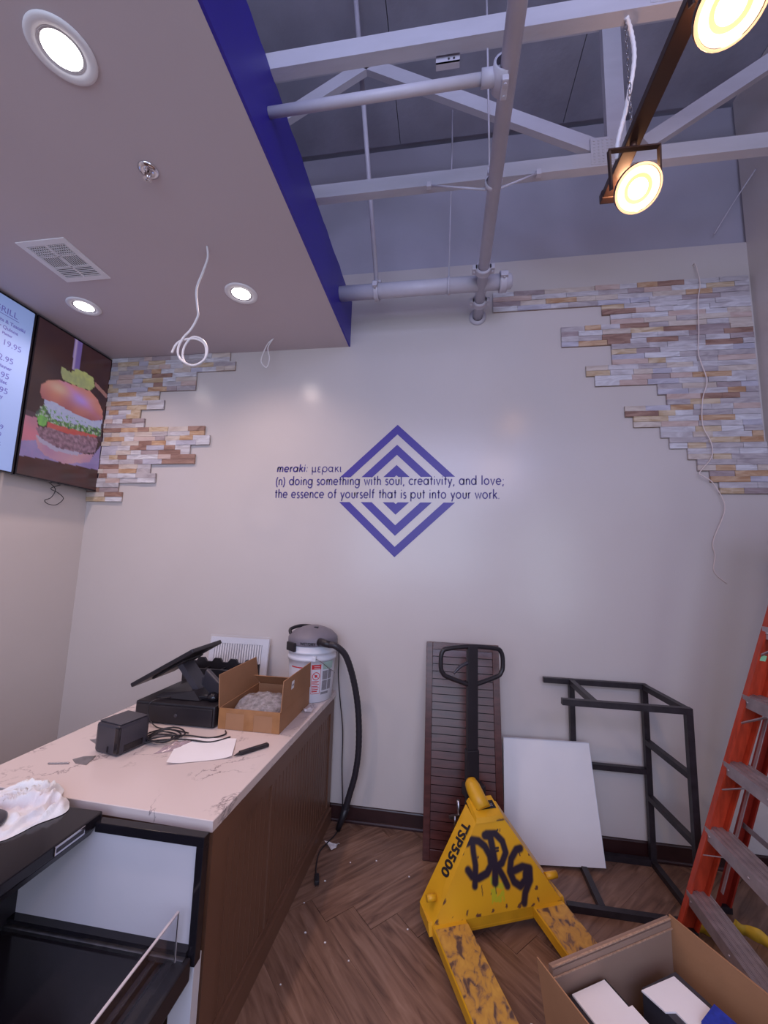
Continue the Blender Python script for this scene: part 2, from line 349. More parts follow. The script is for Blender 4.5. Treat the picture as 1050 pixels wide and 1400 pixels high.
# floor: herringbone planks
fl = struct('floor', G().box(XL-.1, XR+.1, YB-.1, D+.1, -.1, -.004), 'sub')
def clip(poly, x0, x1, y0, y1):
    for ax, lim, sg in ((0, x0, 1), (0, x1, -1), (1, y0, 1), (1, y1, -1)):
        out = []
        for i in range(len(poly)):
            a, b = poly[i-1], poly[i]; da, db = (a[ax]-lim)*sg, (b[ax]-lim)*sg
            if (da >= 0) != (db >= 0):
                t = da/(da-db); out.append((a[0]+(b[0]-a[0])*t, a[1]+(b[1]-a[1])*t))
            if db >= 0: out.append(b)
        poly = out
        if not poly: return []
    return poly
WP = .15; NP = 6; q2 = 2**-.5; x_off, y_off = -.74, 2.02
def uv2xy(u, v): return (x_off+(u+v)*q2*WP, y_off+(v-u)*q2*WP)
cnt = 0
for i in range(-45, 45):
    for j in range(-45, 45):
        t = (i-j) % (2*NP)
        if t == 0: c = (i, i+NP, j, j+1); vert = False
        elif t == NP+NP-1 and True: c = (i, i+1, j, j+NP); vert = True
        else: continue
        pl = [uv2xy(c[0], c[2]), uv2xy(c[1], c[2]), uv2xy(c[1], c[3]), uv2xy(c[0], c[3])]
        ctr = Vector((sum(p[0] for p in pl)/4, sum(p[1] for p in pl)/4)); e = .0004
        ymin = .35
        if ctr.y < ymin-.2: continue
        s_ = [(ctr.x+(p[0]-ctr.x)*(1-e*2/WP/1), ctr.y+(p[1]-ctr.y)*(1-e*2/WP/1)) for p in pl]
        s_ = clip(s_, XL+.001, XR-.001, -.5, D-.001)
        if len(s_) < 3: continue
        L0 = Vector((ctr.x, ctr.y, 0)); ang = PI/4 if vert else -PI/4
        g = G(); zt_ = random.uniform(-.0006, .0)
        ca, sa = math.cos(-ang), math.sin(-ang)
        loc = [Vector(((p[0]-ctr.x)*ca-(p[1]-ctr.y)*sa, (p[0]-ctr.x)*sa+(p[1]-ctr.y)*ca, 0)) for p in s_]
        g.poly([q+Vector((0, 0, -.0035)) for q in loc], (0, 0, .0035+zt_))
        o = obj('plank', g, 'plank'); o.parent = fl; o.location = L0; o.rotation_euler = (0, 0, ang); cnt += 1
# far part of the floor, behind the camera
obj('plank_field', G().box(XL+.001, XR-.001, YB, -.5, -.0035, -.001), 'plank', fl, kind='stuff')

# ------------------------------------------------------------------ ledger stone cladding
STM = []
for k in range(4):
    vs = []; nx = 4
    for iz in (0, 1):
        for ix in range(nx+1): vs.append((ix/nx-.5, 1.0*random.uniform(.80, 1.0)*-1, iz-.5))
    g = G(); b0 = [(ix/nx-.5, 0, iz-.5) for iz in (0, 1) for ix in range(nx+1)]
    g.v = [Vector(v) for v in vs+b0]; m1 = nx+1; o_ = 2*m1
    for ix in range(nx):
        for f in ((ix, ix+1, m1+ix+1, m1+ix), (o_+ix, ix, ix+1, o_+ix+1), (m1+ix, o_+m1+ix, o_+m1+ix+1, m1+ix+1)): g.f.append(list(f)); g.m.append(0); g.sm.append(False)
    for f in ((0, m1, o_+m1, o_), (nx, o_+nx, o_+m1+nx, m1+nx)): g.f.append(list(f)); g.m.append(0); g.sm.append(False)
    STM.append(g)
stone_mesh = {}
def stone_me(k, mi):
    if (k, mi) not in stone_mesh:
        g = STM[k]; me = bpy.data.meshes.new('stone'); me.from_pydata(g.v, [], g.f); me.materials.append(SM[mi])
        bm = bmesh.new(); bm.from_mesh(me); bmesh.ops.recalc_face_normals(bm, faces=bm.faces); bm.to_mesh(me); bm.free(); stone_mesh[(k, mi)] = me
    return stone_mesh[(k, mi)]
def cladding(rows, h, label, name, lo, hi, edge_pairs=True):
    xs0 = min(r[1] for r in rows); z0 = rows[-1][0]-h
    root = thing(name, label, 'wall cladding', ((xs0+max(r[2] for r in rows))/2, D-.01, z0)); R0 = W[root.name]
    g = G()
    for z, a, b in rows: g.box(a+.003, b-.001, D-.008, D-.002, z-h, z)
    obj('backing', g, 'card_grey', root)
    n_ = 0; 
    for z, a, b in rows:
        x = a
        while x < b-1e-4:
            L_ = random.uniform(lo, hi); e = x+L_
            if b-e < .06: e = b
            mi = random.choices(range(len(SM)), STW)[0]; th = random.uniform(.009, .016)
            o = bpy.data.objects.new('stone', stone_me(random.randrange(4), mi)); COL.objects.link(o); o.parent = root
            o.scale = (e-x-.0012, th, h-.0012); o.location = Vector(((x+e)/2, D-.007, z-h/2))-R0
            x = e; n_ += 1
    return n_
Rst = [(3.458, .33), (3.38, 1.056), (3.315, 1.11), (3.163, .788), (3.014, 1.107), (2.947, .94), (2.87, .994), (2.80, 1.377), (2.727, 1.427), (2.653, 1.171), (2.582, 1.22), (2.505, 1.378), (2.433, 1.427), (2.363, 1.53), (2.288, 1.58), (2.22, 1.647), (2.143, 1.695)]
hr = (3.607-2.143)/40; rows = []
for k in range(40):
    zt_ = 3.607-k*hr; zm = zt_-hr/2; xl = next(x for zb, x in Rst if zm > zb)
    rows.append((zt_, xl, XR-.02 if zm > 2.47 else XR-.004))
nR = cladding(rows, hr, 'large stepped patch of ledger stone on the right of the back wall', 'stone_cladding', .10, .235)
Lst = [(3.178, -1.677), (3.098, -1.626), (2.948, -1.95), (2.874, -2.26), (2.801, -2.21), (2.735, -2.41), (2.663, -2.365), (2.592, -1.838), (2.508, -1.79), (2.434, -1.948), (2.358, -1.90), (2.292, -2.27), (2.215, -2.218), (2.148, -2.532), (2.072, -2.492)]
hl = (3.262-2.072)/32; rows = []
for k in range(32):
    zt_ = 3.262-k*hl; zm = zt_-hl/2; rows.append((zt_, XL+.002, next(x for zb, x in Lst if zm > zb)))
nL = cladding(rows, hl, 'smaller stepped patch of ledger stone in the left corner beside the burger screen', 'stone_cladding', .07, .19)
print('STONES', nR, nL, 'PLANKS', cnt)

# ------------------------------------------------------------------ wall decal
dec = thing('wall_decal', 'indigo concentric diamond with dictionary lettering on the back wall', 'wall sign', (-.34, D-.001, 1.69))
YD = D-.0015
def dpoly(pts): return G().poly([(x, YD, z) for x, z in pts], (0, .0012, 0))
cx, cz = -.340, 2.170; SL = 1.066
def chev(top, th, cut, sgn):   # outer apex offset, thickness, cut offset
    xo = (top-cut)*SL; xi = (top-th-cut)*SL
    return dpoly([(cx, cz+sgn*top), (cx+xo, cz+sgn*cut), (cx+xi, cz+sgn*cut), (cx, cz+sgn*(top-th)), (cx-xi, cz+sgn*cut), (cx-xo, cz+sgn*cut)])
for sgn in (1, -1):
    obj('chevron', chev(.474, .072, .0905, sgn), 'decal', dec)
    obj('chevron', chev(.326, .074, .0905, sgn), 'decal', dec)
    to = (.178-.0905)*SL; ti = .014
    obj('chevron', dpoly([(cx, cz+sgn*.178), (cx+to, cz+sgn*.0905), (cx+ti, cz+sgn*.0905), (cx, cz+sgn*.103), (cx-ti, cz+sgn*.0905), (cx-to, cz+sgn*.0905)]), 'decal', dec)
# geometric stroke lettering
def arc(cx_, cy_, r, a0, a1, n=16, ry=None):
    ry = r if ry is None else ry
    return [(cx_+r*math.cos(math.radians(a0+(a1-a0)*i/n)), cy_+ry*math.sin(math.radians(a0+(a1-a0)*i/n))) for i in range(n+1)]
A_ = 1.52; O_ = arc(.5, .5, .46, 0, 360, 26)
def dot(x, y): return [(x-.07, y), (x+.07, y)]
def vst(x, a, b): return [(x, a), (x, b)]
GL = {
 'o': (1.12, [O_]), 'c': (.92, [arc(.5, .5, .46, 45, 315)]), 'e': (1.06, [arc(.5, .5, .46, 0, 318)+[], [(.04, .5), (.96, .5)]]),
 'd': (1.16, [O_, vst(.97, 0, A_)]), 'a': (1.16, [O_, vst(.97, 0, 1)]), 'g': (1.16, [O_, [(.97, 1)]+[(.97, -.05)]+arc(.52, -.05, .45, 0, -165)]),
 'p': (1.16, [[(a+.04, b) for a, b in O_], vst(.07, -.5, 1)]), 'b': (1.16, [O_, vst(.05, 0, A_)]),
 'i': (.34, [vst(.12, 0, .96), dot(.12, 1.32)]), 'l': (.34, [vst(.12, 0, A_)]), 't': (.58, [vst(.27, 0, 1.36), [(.02, .94), (.54, .94)]]),
 'f': (.60, [[(.22, 0), (.22, 1.2)]+arc(.46, 1.22, .24, 180, 80, 8), [(.0, .94), (.52, .94)]]),
 'r': (.56, [vst(.12, 0, .96), arc(.42, .60, .32, 170, 75, 8)]), 'n': (.92, [vst(.12, 0, .96), [(.12, .5)]+arc(.44, .62, .32, 180, 0, 12)+[(.76, 0)]]),
 'h': (.92, [vst(.12, 0, A_), [(.12, .5)]+arc(.44, .62, .32, 180, 0, 12)+[(.76, 0)]]), 'u': (.92, [[(.12, .96), (.12, .36)]+arc(.44, .34, .32, 180, 360, 12)+[(.76, .96)], vst(.76, .4, .96)]),
 'm': (1.42, [vst(.12, 0, .96), [(.12, .5)]+arc(.39, .68, .27, 180, 0, 12)+[(.66, 0)], [(.66, .5)]+arc(.95, .67, .29, 180, 0, 12)+[(1.24, 0)]]),
 's': (.66, [arc(.32, .72, .22, 35, 250, 10, .24)+arc(.32, .25, .25, 80, -150, 12, .25)]),
 'w': (1.30, [[(.02, .96), (.34, .02), (.63, .9), (.92, .02), (1.24, .96)]]), 'v': (.90, [[(.02, .96), (.41, .02), (.80, .96)]]),
 'y': (.88, [[(.02, .96), (.42, .06)], [(.80, .96), (.20, -.48)]]), 'k': (.86, [vst(.12, 0, A_), [(.74, .96), (.14, .42)], [(.34, .60), (.80, 0)]]),
 '(': (.48, [arc(1.0, .5, .85, 130, 230, 10, 1.15)]), ')': (.48, [arc(-.55, .5, .85, -50, 50, 10, 1.15)]),
 ',': (.34, [[(.18, .08), (.06, -.26)]]), '.': (.34, [dot(.12, .04)]), ':': (.36, [dot(.14, .1), dot(.14, .82)]), ';': (.40, [dot(.18, .82), [(.18, .08), (.06, -.26)]]),
 ' ': (.52, []),
 'M': (1.02, [[(.12, -.48), (.12, .96)], [(.12, .36)]+arc(.44, .34, .32, 180, 360, 12)+[(.76, .96)], [(.76, .3), (.82, .05), (.94, .03)]]),
 'E': (.80, [arc(.40, .74, .26, 40, 265, 10, .23)+arc(.38, .25, .31, 95, 320, 12, .25)]), 'R': (1.10, [[(a+.04, b) for a, b in O_], [(.05, .45), (.03, -.48)]]),
 'A': (1.12, [arc(.46, .5, .42, 20, 340, 20), [(.90, .96), (.84, .3), (.92, .03), (1.02, .03)]]), 'K': (.86, [vst(.12, 0, .96), [(.74, .96), (.14, .42)], [(.34, .60), (.80, 0)]]),
 'I': (.36, [[(.12, .96), (.12, .2), (.2, .03), (.32, .03)]])}
def stroke_strip(g, pts, wd, X, x0, z0, sc, scy, slant):
    P = [Vector((x0+(px+slant*py)*sc, z0+py*scy)) for px, py in pts]
    n = len(P); L_ = []; R_ = []; closed = (P[0]-P[-1]).length < 1e-5
    for i in range(n):
        a = P[i-1] if i > 0 else (P[-2] if closed else P[0]); b = P[i+1] if i < n-1 else (P[1] if closed else P[-1])
        d1 = (P[i]-a); d2 = (b-P[i])
        if d1.length < 1e-7: d1 = d2
        if d2.length < 1e-7: d2 = d1
        d1 = d1.normalized(); d2 = d2.normalized(); t = (d1+d2).normalized(); nn = Vector((-t.y, t.x)); k = 1/max(.5, nn.dot(Vector((-d1.y, d1.x))))
        L_.append(P[i]+nn*wd/2*k); R_.append(P[i]-nn*wd/2*k)
    for i in range(n-1):
        g.poly([X(L_[i]), X(L_[i+1]), X(R_[i+1]), X(R_[i])])
def line_text(s_, x0, x1, base, xh, stroke, slant=0.0, name='lettering'):
    tot = sum(GL[c][0]+.20 for c in s_); sc = (x1-x0)/tot; g = G(); x = x0+.08*sc
    for c in s_:
        adv, st = GL[c]
        for p in st: stroke_strip(g, p, stroke, lambda q: Vector((q.x, YD-.0002, q.y)), x, base, sc, xh, slant)
        x += (adv+.20)*sc
    return g
g = line_text('meraki:', -1.236, -.992, 2.303, .037, .0098, .12); obj('lettering', g, 'decal_text', dec)
g = line_text('MERAKI', -.968, -.737, 2.300, .040, .0068); obj('lettering', g, 'decal_text', dec)
g = line_text('(n) doing something with soul, creativity, and love;', -1.240, .402, 2.204, .043, .0082); obj('lettering', g, 'decal_text', dec)
g = line_text('the essence of yourself that is put into your work.', -1.240, .372, 2.108, .043, .0082); obj('lettering', g, 'decal_text', dec)

# ------------------------------------------------------------------ trusses
def truss(y, label, first):
    t = thing('roof_truss', label, 'roof truss', (0, y, 3.62), 'painted timber roof trusses')
    g = G().box(XL+.03, XR-.02, y-.025, y+.02, 3.62, 3.70)
    obj('bottom_chord', g, 'truss', t)
    def web(a, b, w_=.075):
        obj('web', G().beam((a[0], y, a[1]), (b[0], y, b[1]), .034, w_, (0, 0, 1) if abs(a[0]-b[0]) > .3 else (1, 0, 0)), 'truss', t)
    web((.828, 3.70), (.828, 4.47), .088); web((.96, 3.735), (1.93, 4.36))
    if not first: web((.74, 3.74), (-.46, 4.46)); web((-.46, 4.46), (-1.75, 3.73))
    obj('top_chord', G().box(XL+.03, XR-.02, y-.025, y+.02, 4.47, 4.55), 'truss', t)
    g = G().box(.70, .92, y-.0265, y-.0250, 3.63, 3.78)
    for a in range(10):
        for b in range(8): g.box(.712+a*.0205, .720+a*.0205, y-.0285, y-.0265, 3.64+b*.017, 3.647+b*.017)
    obj('nail_plate', g, 'truss', t)
    return t
t1 = truss(1.305, 'painted timber roof truss crossing nearer the camera, above the branch pipe', True)
truss(1.885, 'painted timber roof truss nearer the back wall, behind the track light', False)
g = G().box(-.05, .042, 1.335, 1.339, 3.60, 3.66); g.box(-.05, .042, 1.335, 1.36, 3.60, 3.603)
for x in (.0, .02): g.lathe([(0, -.003), (.004, -.003), (.004, 0)], (x, 1.335, 3.612), 8, (0, 1, 0), mi=1)
solo('bracket', g, ['pipe', 'vent_dark'], (0, 1.337, 3.60), 'small punched metal bracket behind the nearer roof truss', 'bracket')

# ------------------------------------------------------------------ pipes
def coupling(parent, c, ax, r, wd=.05):
    c = Vector(c); ax = Vector(ax).normalized(); g = G()
    g.lathe([(r, -wd/2), (r+.012, -wd/2), (r+.014, -wd/4), (r+.010, 0), (r+.014, wd/4), (r+.012, wd/2), (r, wd/2)], c, 20, tuple(ax))
    sd = ax.cross(Vector((0, 0, 1))).normalized()
    for s_ in (-1, 1):
        q = c+sd*s_*(r+.016); X = frame(q, sd, (0, 0, 1)); g.box(-.016, .016, -.016, .016, -wd/2, wd/2, X=X, bev=.003)
        g.tube([q+sd*s_*.004-Vector((0, 0, .024)), q+sd*s_*.004+Vector((0, 0, .024))], .006, 8)
    return obj('coupling', g, 'pipe', parent)
mp_ = thing('main_pipe', 'thick painted sprinkler pipe running toward the back wall', 'pipe', (.21, 1, 3.45))
obj('pipe_run', G().tube([(.20, -2.9, 3.45), (.222, D, 3.435)], .0325, 20), 'pipe', mp_)
coupling(mp_, (.218, 2.27, 3.438), (0, 1, 0), .034); coupling(mp_, (.221, 2.575, 3.436), (0, 1, 0), .034)
obj('flange', G().lathe([(.0, 0), (.06, 0), (.06, -.01), (.036, -.016)], (.222, D-.0005, 3.435), 20, (0, 1, 0)), 'pipe', mp_)
hp = thing('header_pipe', 'thickest painted pipe running along the back wall to a capped end', 'pipe', (-.1, 2.42, 3.457))
obj('pipe_run', G().tube([(XF+.0005, 2.42, 3.457), (.35, 2.42, 3.457)], .048, 24), 'pipe', hp)
coupling(hp, (.355, 2.42, 3.457), (1, 0, 0), .050, .045)
obj('end_cap', G().lathe([(.050, 0), (.046, .03), (.03, .04), (0, .042)], (.372, 2.42, 3.457), 20, (1, 0, 0)), 'pipe', hp)
bp_ = thing('branch_pipe', 'thinner painted pipe from the blue edge to the thick pipe', 'pipe', (-.2, 1.3, 3.44))
obj('pipe_run', G().tube([(XF+.0005, 1.30, 3.440), (.17, 1.30, 3.45)], .0195, 16), 'pipe', bp_)
g = G(); g.lathe([(.034, -.045), (.043, -.045), (.045, 0), (.043, .045), (.034, .045)], (.203, 1.30, 3.45), 20, (0, 1, 0)); g.tube([(.12, 1.3, 3.45), (.19, 1.3, 3.45)], .029, 16)
g.box(.19, .215, 1.265, 1.335, 3.49, 3.515, bev=.004); g.box(.19, .215, 1.265, 1.335, 3.385, 3.41, bev=.004)
g.tube([(.203, 1.28, 3.38), (.203, 1.28, 3.52)], .006, 8); g.tube([(.203, 1.32, 3.38), (.203, 1.32, 3.52)], .006, 8)
obj('clamp', g, 'pipe', bp_)
hr_ = thing('hanger_rod', 'thin threaded rod holding a ring around the header pipe', 'pipe hanger', (.012, 2.42, 3.40))
obj('rod', G().tube([(.012, 2.42, 3.507), (.030, 2.55, 4.70), (.030, 2.55, ZD)], .005, 8), 'pipe', hr_)
obj('ring', G().lathe([(.0495, -.008), (.054, -.008), (.054, .008), (.0495, .008)], (.012, 2.42, 3.457), 24, (1, 0, 0)), 'pipe', hr_)
sb = thing('brace_pipe', 'slim painted brace pipe clamped to the header pipe, rising behind the trusses', 'pipe', (-.465, 2.42, 3.4))
pts = [(-.468, 2.42, 3.50), (-.62, 2.30, 4.94)]
obj('pipe_run', G().tube([(-.465, 2.42, 3.51), (-.535, 1.80, 4.945)], .0145, 14), 'pipe', sb)
coupling(sb, (-.465, 2.42, 3.457), (1, 0, 0), .049, .03)
obj('clamp', G().tube([(-.492, 2.42, 3.525), (-.435, 2.42, 3.525)], .013, 10), 'pipe', sb)
mh = thing('pipe_hanger', 'ring hanger with two splayed braces around the thick pipe', 'pipe hanger', (.21, 1.72, 3.45))
obj('rod', G().tube([(.196, 1.72, 3.50), (.182, 1.71, 4.94)], .0048, 8), 'pipe', mh)
g = G().lathe([(.034, -.012), (.040, -.012), (.040, .012), (.034, .012)], (.213, 1.72, 3.447), 24, (0, 1, 0)); g.box(.185, .20, 1.70, 1.74, 3.48, 3.512)
obj('ring', g, 'pipe', mh)
for e in ((-.096, 1.85, 3.607), (.447, 1.85, 3.607)):
    s_ = 1 if e[0] > .2 else -1
    b_ = obj('brace', G().tube([(.213+s_*.034, 1.735, 3.43), (e[0], 1.845, 3.605)], .005, 8), 'pipe', mh)
    obj('bolt', G().box(e[0]-.012, e[0]+.012, 1.835, 1.858, 3.590, 3.619, bev=.002), 'pipe', b_)

# ------------------------------------------------------------------ recessed lights, sprinkler, vent, ceiling cables
def downlight(x, y, label, power=9, vis=True):
    t = thing('recessed_light', label, 'ceiling light', (x, y, ZS), 'recessed ceiling lights')
    R_ = .096
    obj('trim_ring', G().lathe([(R_, -.001), (R_, -.006), (R_-.008, -.009), (.066, -.007), (.062, -.003)], (x, y, ZS), 40), 'white_metal', t)
    g = G()
    for k in range(4): g.lathe([(.063-.003*k, -.004+.0008*k), (.0615-.003*k, -.0065+.0008*k), (.060-.003*k, -.004+.0008*k)], (x, y, ZS), 36)
    obj('baffle', g, 'white_metal', t)
    obj('lens', G().lathe([(.055, -.0038), (.0, -.0038)], (x, y, ZS), 32), 'led_cool', t)
    l = light('downlight', 'SPOT', (x, y, ZS-.02), power, (1.0, .74, .66), .05, target=(x, y, 0), spot=2.5, blend=.9)
    return t
downlight(-1.234, .914, 'white recessed ceiling light nearest the camera, largest in view', 44)
downlight(-2.345, 2.095, 'lit recessed ceiling light between the air vent and the screens', 36)
downlight(-1.242, 2.09, 'lit recessed ceiling light beside the coiled white cable', 36)
downlight(-2.345, .914, 'recessed ceiling light over the service side, out of frame', 30)
t = thing('sprinkler_head', 'chrome sprinkler head on the lowered ceiling', 'sprinkler', (-1.245, 1.312, ZS))
obj('escutcheon', G().lathe([(.040, -.0005), (.040, -.004), (.026, -.012), (.018, -.006), (0, -.006)], (-1.245, 1.312, ZS), 24), 'chrome', t)
g = G()
for s_ in (-1, 1): g.tube(smooth_path([(-1.245+s_*.012, 1.312, ZS-.008), (-1.245+s_*.014, 1.312, ZS-.025), (-1.245+s_*.004, 1.312, ZS-.042)], 4), .003, 8)
g.tube([(-1.245, 1.312, ZS-.008), (-1.245, 1.312, ZS-.040)], .005, 8)
obj('frame_arm', g, 'chrome', t)
g = G().lathe([(0, -.001), (.008, -.001), (.008, .001), (0, .001)], (-1.245, 1.312, ZS-.045), 16)
for k in range(12):
    a = k*PI/6; g.beam((-1.245+.007*math.cos(a), 1.312+.007*math.sin(a), ZS-.045), (-1.245+.017*math.cos(a), 1.312+.017*math.sin(a), ZS-.046), .004, .0015)
obj('deflector', g, 'chrome', t)
# air vent x -2.235..-1.945, y 1.58..1.877
vx0, vx1, vy0, vy1 = -2.238, -1.946, 1.580, 1.876
t = thing('air_vent', 'square white ceiling air vent with louvres in mixed directions', 'air vent', ((vx0+vx1)/2, (vy0+vy1)/2, ZS))
g = G(); b_ = .032; zf = ZS-.006
for a in ((vx0, vx1, vy0, vy0+b_), (vx0, vx1, vy1-b_, vy1), (vx0, vx0+b_, vy0+b_, vy1-b_), (vx1-b_, vx1, vy0+b_, vy1-b_)): g.box(*a, zf, ZS-.0005)
xm = (vx0+vx1)/2
g.box(xm-.006, xm+.006, vy0+b_, vy1-b_, zf+.001, ZS-.0005)
ya, yb_ = vy0+b_+.078, vy1-b_-.078
for y in (ya, yb_): g.box(vx0+b_, vx1-b_, y-.003, y+.003, zf+.001, ZS-.0005)
obj('frame', g, 'white_metal', t)
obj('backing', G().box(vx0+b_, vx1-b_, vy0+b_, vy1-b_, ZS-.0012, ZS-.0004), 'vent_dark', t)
def slats(x0, x1, y0, y1, along, n):
    for k in range(n):
        if along == 'x': y = y0+(y1-y0)*(k+.5)/n; g = G().box(x0, x1, y-.0022, y+.0014, ZS-.0055, ZS-.0014)
        else: x = x0+(x1-x0)*(k+.5)/n; g = G().box(x-.0022, x+.0014, y0, y1, ZS-.0055, ZS-.0014)
        obj('slat', g, 'white_metal', t)
slats(vx0+b_, xm-.006, vy0+b_, ya-.003, 'y', 8); slats(vx0+b_, xm-.006, vy0+b_, ya-.003, 'x', 5)
slats(xm+.006, vx1-b_, vy0+b_, ya-.003, 'y', 8); slats(xm+.006, vx1-b_, vy0+b_, ya-.003, 'x', 5)
slats(vx0+b_, xm-.006, ya+.003, yb_-.003, 'y', 8); slats(xm+.006, vx1-b_, ya+.003, yb_-.003, 'y', 8)
slats(vx0+b_, xm-.006, yb_+.003, vy1-b_, 'x', 6); slats(xm+.006, vx1-b_, yb_+.003, vy1-b_, 'x', 6)
# cables hanging from the lowered ceiling
c1 = [(-1.239, 1.725, 3.265), (-1.229, 1.725, 3.201), (-1.25, 1.726, 3.12), (-1.278, 1.728, 3.027), (-1.264, 1.73, 2.925), (-1.256, 1.728, 2.876), (-1.281, 1.722, 2.805), (-1.321, 1.718, 2.752), (-1.339, 1.715, 2.69), (-1.317, 1.715, 2.637), (-1.249, 1.715, 2.603), (-1.192, 1.718, 2.631), (-1.182, 1.722, 2.689), (-1.219, 1.728, 2.746), (-1.277, 1.732, 2.765), (-1.318, 1.735, 2.722), (-1.325, 1.737, 2.665), (-1.296, 1.737, 2.620), (-1.24, 1.737, 2.613), (-1.198, 1.735, 2.65), (-1.205, 1.733, 2.72), (-1.26, 1.735, 2.756), (-1.325, 1.73, 2.752), (-1.363, 1.73, 2.731), (-1.383, 1.73, 2.684)]
solo('hanging_cable', G().tube(smooth_path(c1, 5), .0055, 8), 'cable_white', (-1.239, 1.725, 2.6), 'long white cable coiled into a loop, hanging from the lowered ceiling', 'cable')
c2 = [(-1.253, 2.587, 3.265), (-1.296, 2.587, 3.227), (-1.33, 2.587, 3.143), (-1.337, 2.587, 3.087), (-1.295, 2.59, 3.045), (-1.277, 2.592, 3.112), (-1.294, 2.59, 3.198), (-1.259, 2.59, 3.264)]
solo('hanging_cable', G().tube(smooth_path(c2, 5), .004, 8), 'cable_white', (-1.26, 2.587, 3.04), 'short white cable loop hanging close to the back wall', 'cable')
c3 = [(1.651, 2.722, 3.70), (1.665, 2.715, 3.56), (1.643, 2.712, 3.431), (1.634, 2.712, 3.225), (1.62, 2.71, 3.073), (1.632, 2.71, 2.997), (1.657, 2.71, 2.872), (1.624, 2.71, 2.751), (1.613, 2.71, 2.582), (1.654, 2.71, 2.462), (1.648, 2.71, 2.368), (1.576, 2.71, 2.275), (1.591, 2.71, 2.251), (1.641, 2.712, 2.214), (1.695, 2.718, 2.113), (1.704, 2.725, 2.023), (1.635, 2.735, 1.843), (1.645, 2.742, 1.76)]
c3 = [(1.651, 2.748, 3.72)]+c3+[(1.635, 2.7455, 1.66), (1.70, 2.7455, 1.59)]
solo('dangling_wire', G().tube(smooth_path(c3, 5), .0030, 8), 'cable_beige', (1.65, 2.72, 1.6), 'thin pale wire dangling in front of the right stone patch', 'wire')
solo('loose_wire', G().tube(smooth_path([(1.97, 2.60, 4.25), (1.88, 2.66, 4.10), (1.79, 2.74, 3.93)], 5), .004, 8), 'pipe', (1.8, 2.7, 3.93), 'short straight wire high in the upper right corner', 'wire')

# ------------------------------------------------------------------ track light
tk = thing('track_light', 'dark track light rail with two glowing warm lamps and an added unseen third', 'track light', (.628, 1.2, 3.1))
tx0, tx1 = .622, .636
g = G().box(tx0-.018, tx1+.018, -.6, 1.51, 3.105, 3.135, bev=.003)
obj('rail', g, 'track_bronze', tk)
obj('end_cap', G().box(tx0-.021, tx1+.021, 1.505, 1.535, 3.10, 3.138, bev=.004), 'track_bronze', tk)
def lamp(c, fwd, first):
    c = Vector(c); f = Vector(fwd).normalized(); X = Vector((1, .12, .12)); X = (X-f*X.dot(f)).normalized()
    r = .066
    hd = obj('lamp_head', G().lathe([(r+.002, 0), (r+.006, -.004), (r+.006, -.03), (r*.75, -.09), (r*.55, -.12), (0, -.125)], c, 32, tuple(f)), 'track_bronze', tk)
    obj('reflector', G().lathe([(r+.002, 0), (r*.8, -.012), (.034, -.03)], c, 32, tuple(f)), 'lamp_refl', hd)
    obj('lens', G().lathe([(r*.46, -.010), (0, -.004)], c, 32, tuple(f)), 'lamp_warm', hd)
    obj('reflector_ring', G().lathe([(r*.64, -.008), (r*.46, -.011)], c, 32, tuple(f)), 'lamp_amber', hd)
    obj('outer_ring', G().lathe([(r*.97, -.003), (r*.64, -.007)], c, 32, tuple(f)), 'lamp_pale', hd)
    obj('rim', G().lathe([(r-.001, .002), (r+.004, .003), (r+.006, -.004)], c, 32, tuple(f)), 'lamp_warm_rim', hd)
    top = Vector((.629, c.y-.03, 3.085))
    g = G()
    for s_ in (-1, 1):
        a = c+X*s_*(r+.012)-f*.045; b = top+X*s_*(r+.012)
        g.beam(a, b, .006, .016, (0, 1, 0))
    g.beam(top-X*(r+.015), top+X*(r+.015), .016, .006, (0, 0, 1)); g.tube([top, (.629, c.y-.03, 3.106)], .011, 10)
    obj('yoke', g, 'track_bronze', tk)
    light('lamp_glow_fill', 'POINT', c-f*.17, 2.4, (1.0, .55, .30), .03)  # added point light, imitates the warm glow around the head
    light('track_lamp', 'SPOT', c+f*.012, 22, (1.0, .60, .32), .05, target=c+f, spot=2.6, blend=1.0)
M['lamp_warm_rim'] = emis('lamp_rim', (1.0, 0.55, 0.28), 1.4)
lamp((.652, 1.335, 2.958), (-.10, -.72, -.80), True)
lamp((.650, .875, 2.955), (-.10, -.42, -.90), False)
lamp((.650, .15, 2.955), (.10, .35, -.93), False)  # extra lamp added out of frame to warm the lower wall
g = G(); zc = 3.135
for k in range(20):
    z = 3.145+k*.0245
    X = frame((.628, 1.308, z), (0, 1, 0) if k % 2 else (1, 0, 0), (0, 0, 1))
    g.tube([X @ Vector((.006*math.cos(a), .015*math.sin(a), 0)) for a in [i*PI/5 for i in range(10)]], .0016, 5, closed=True)
solo('hanging_chain', g, 'steel', (.628, 1.308, 3.14), 'small steel chain from the roof truss to the track light', 'chain')
solo('flexible_conduit', G().tube([p for p in smooth_path([(.628, 1.30, 3.62), (.66, 1.335, 3.585), (.664, 1.34, 3.48), (.632, 1.345, 3.303), (.600, 1.35, 3.17), (.603, 1.37, 3.12)], 8)], [.0085 if i % 2 else .0070 for i in range(41)], 10), 'white_metal', (.63, 1.32, 3.12), 'white flexible conduit looping from the roof truss to the track', 'conduit')

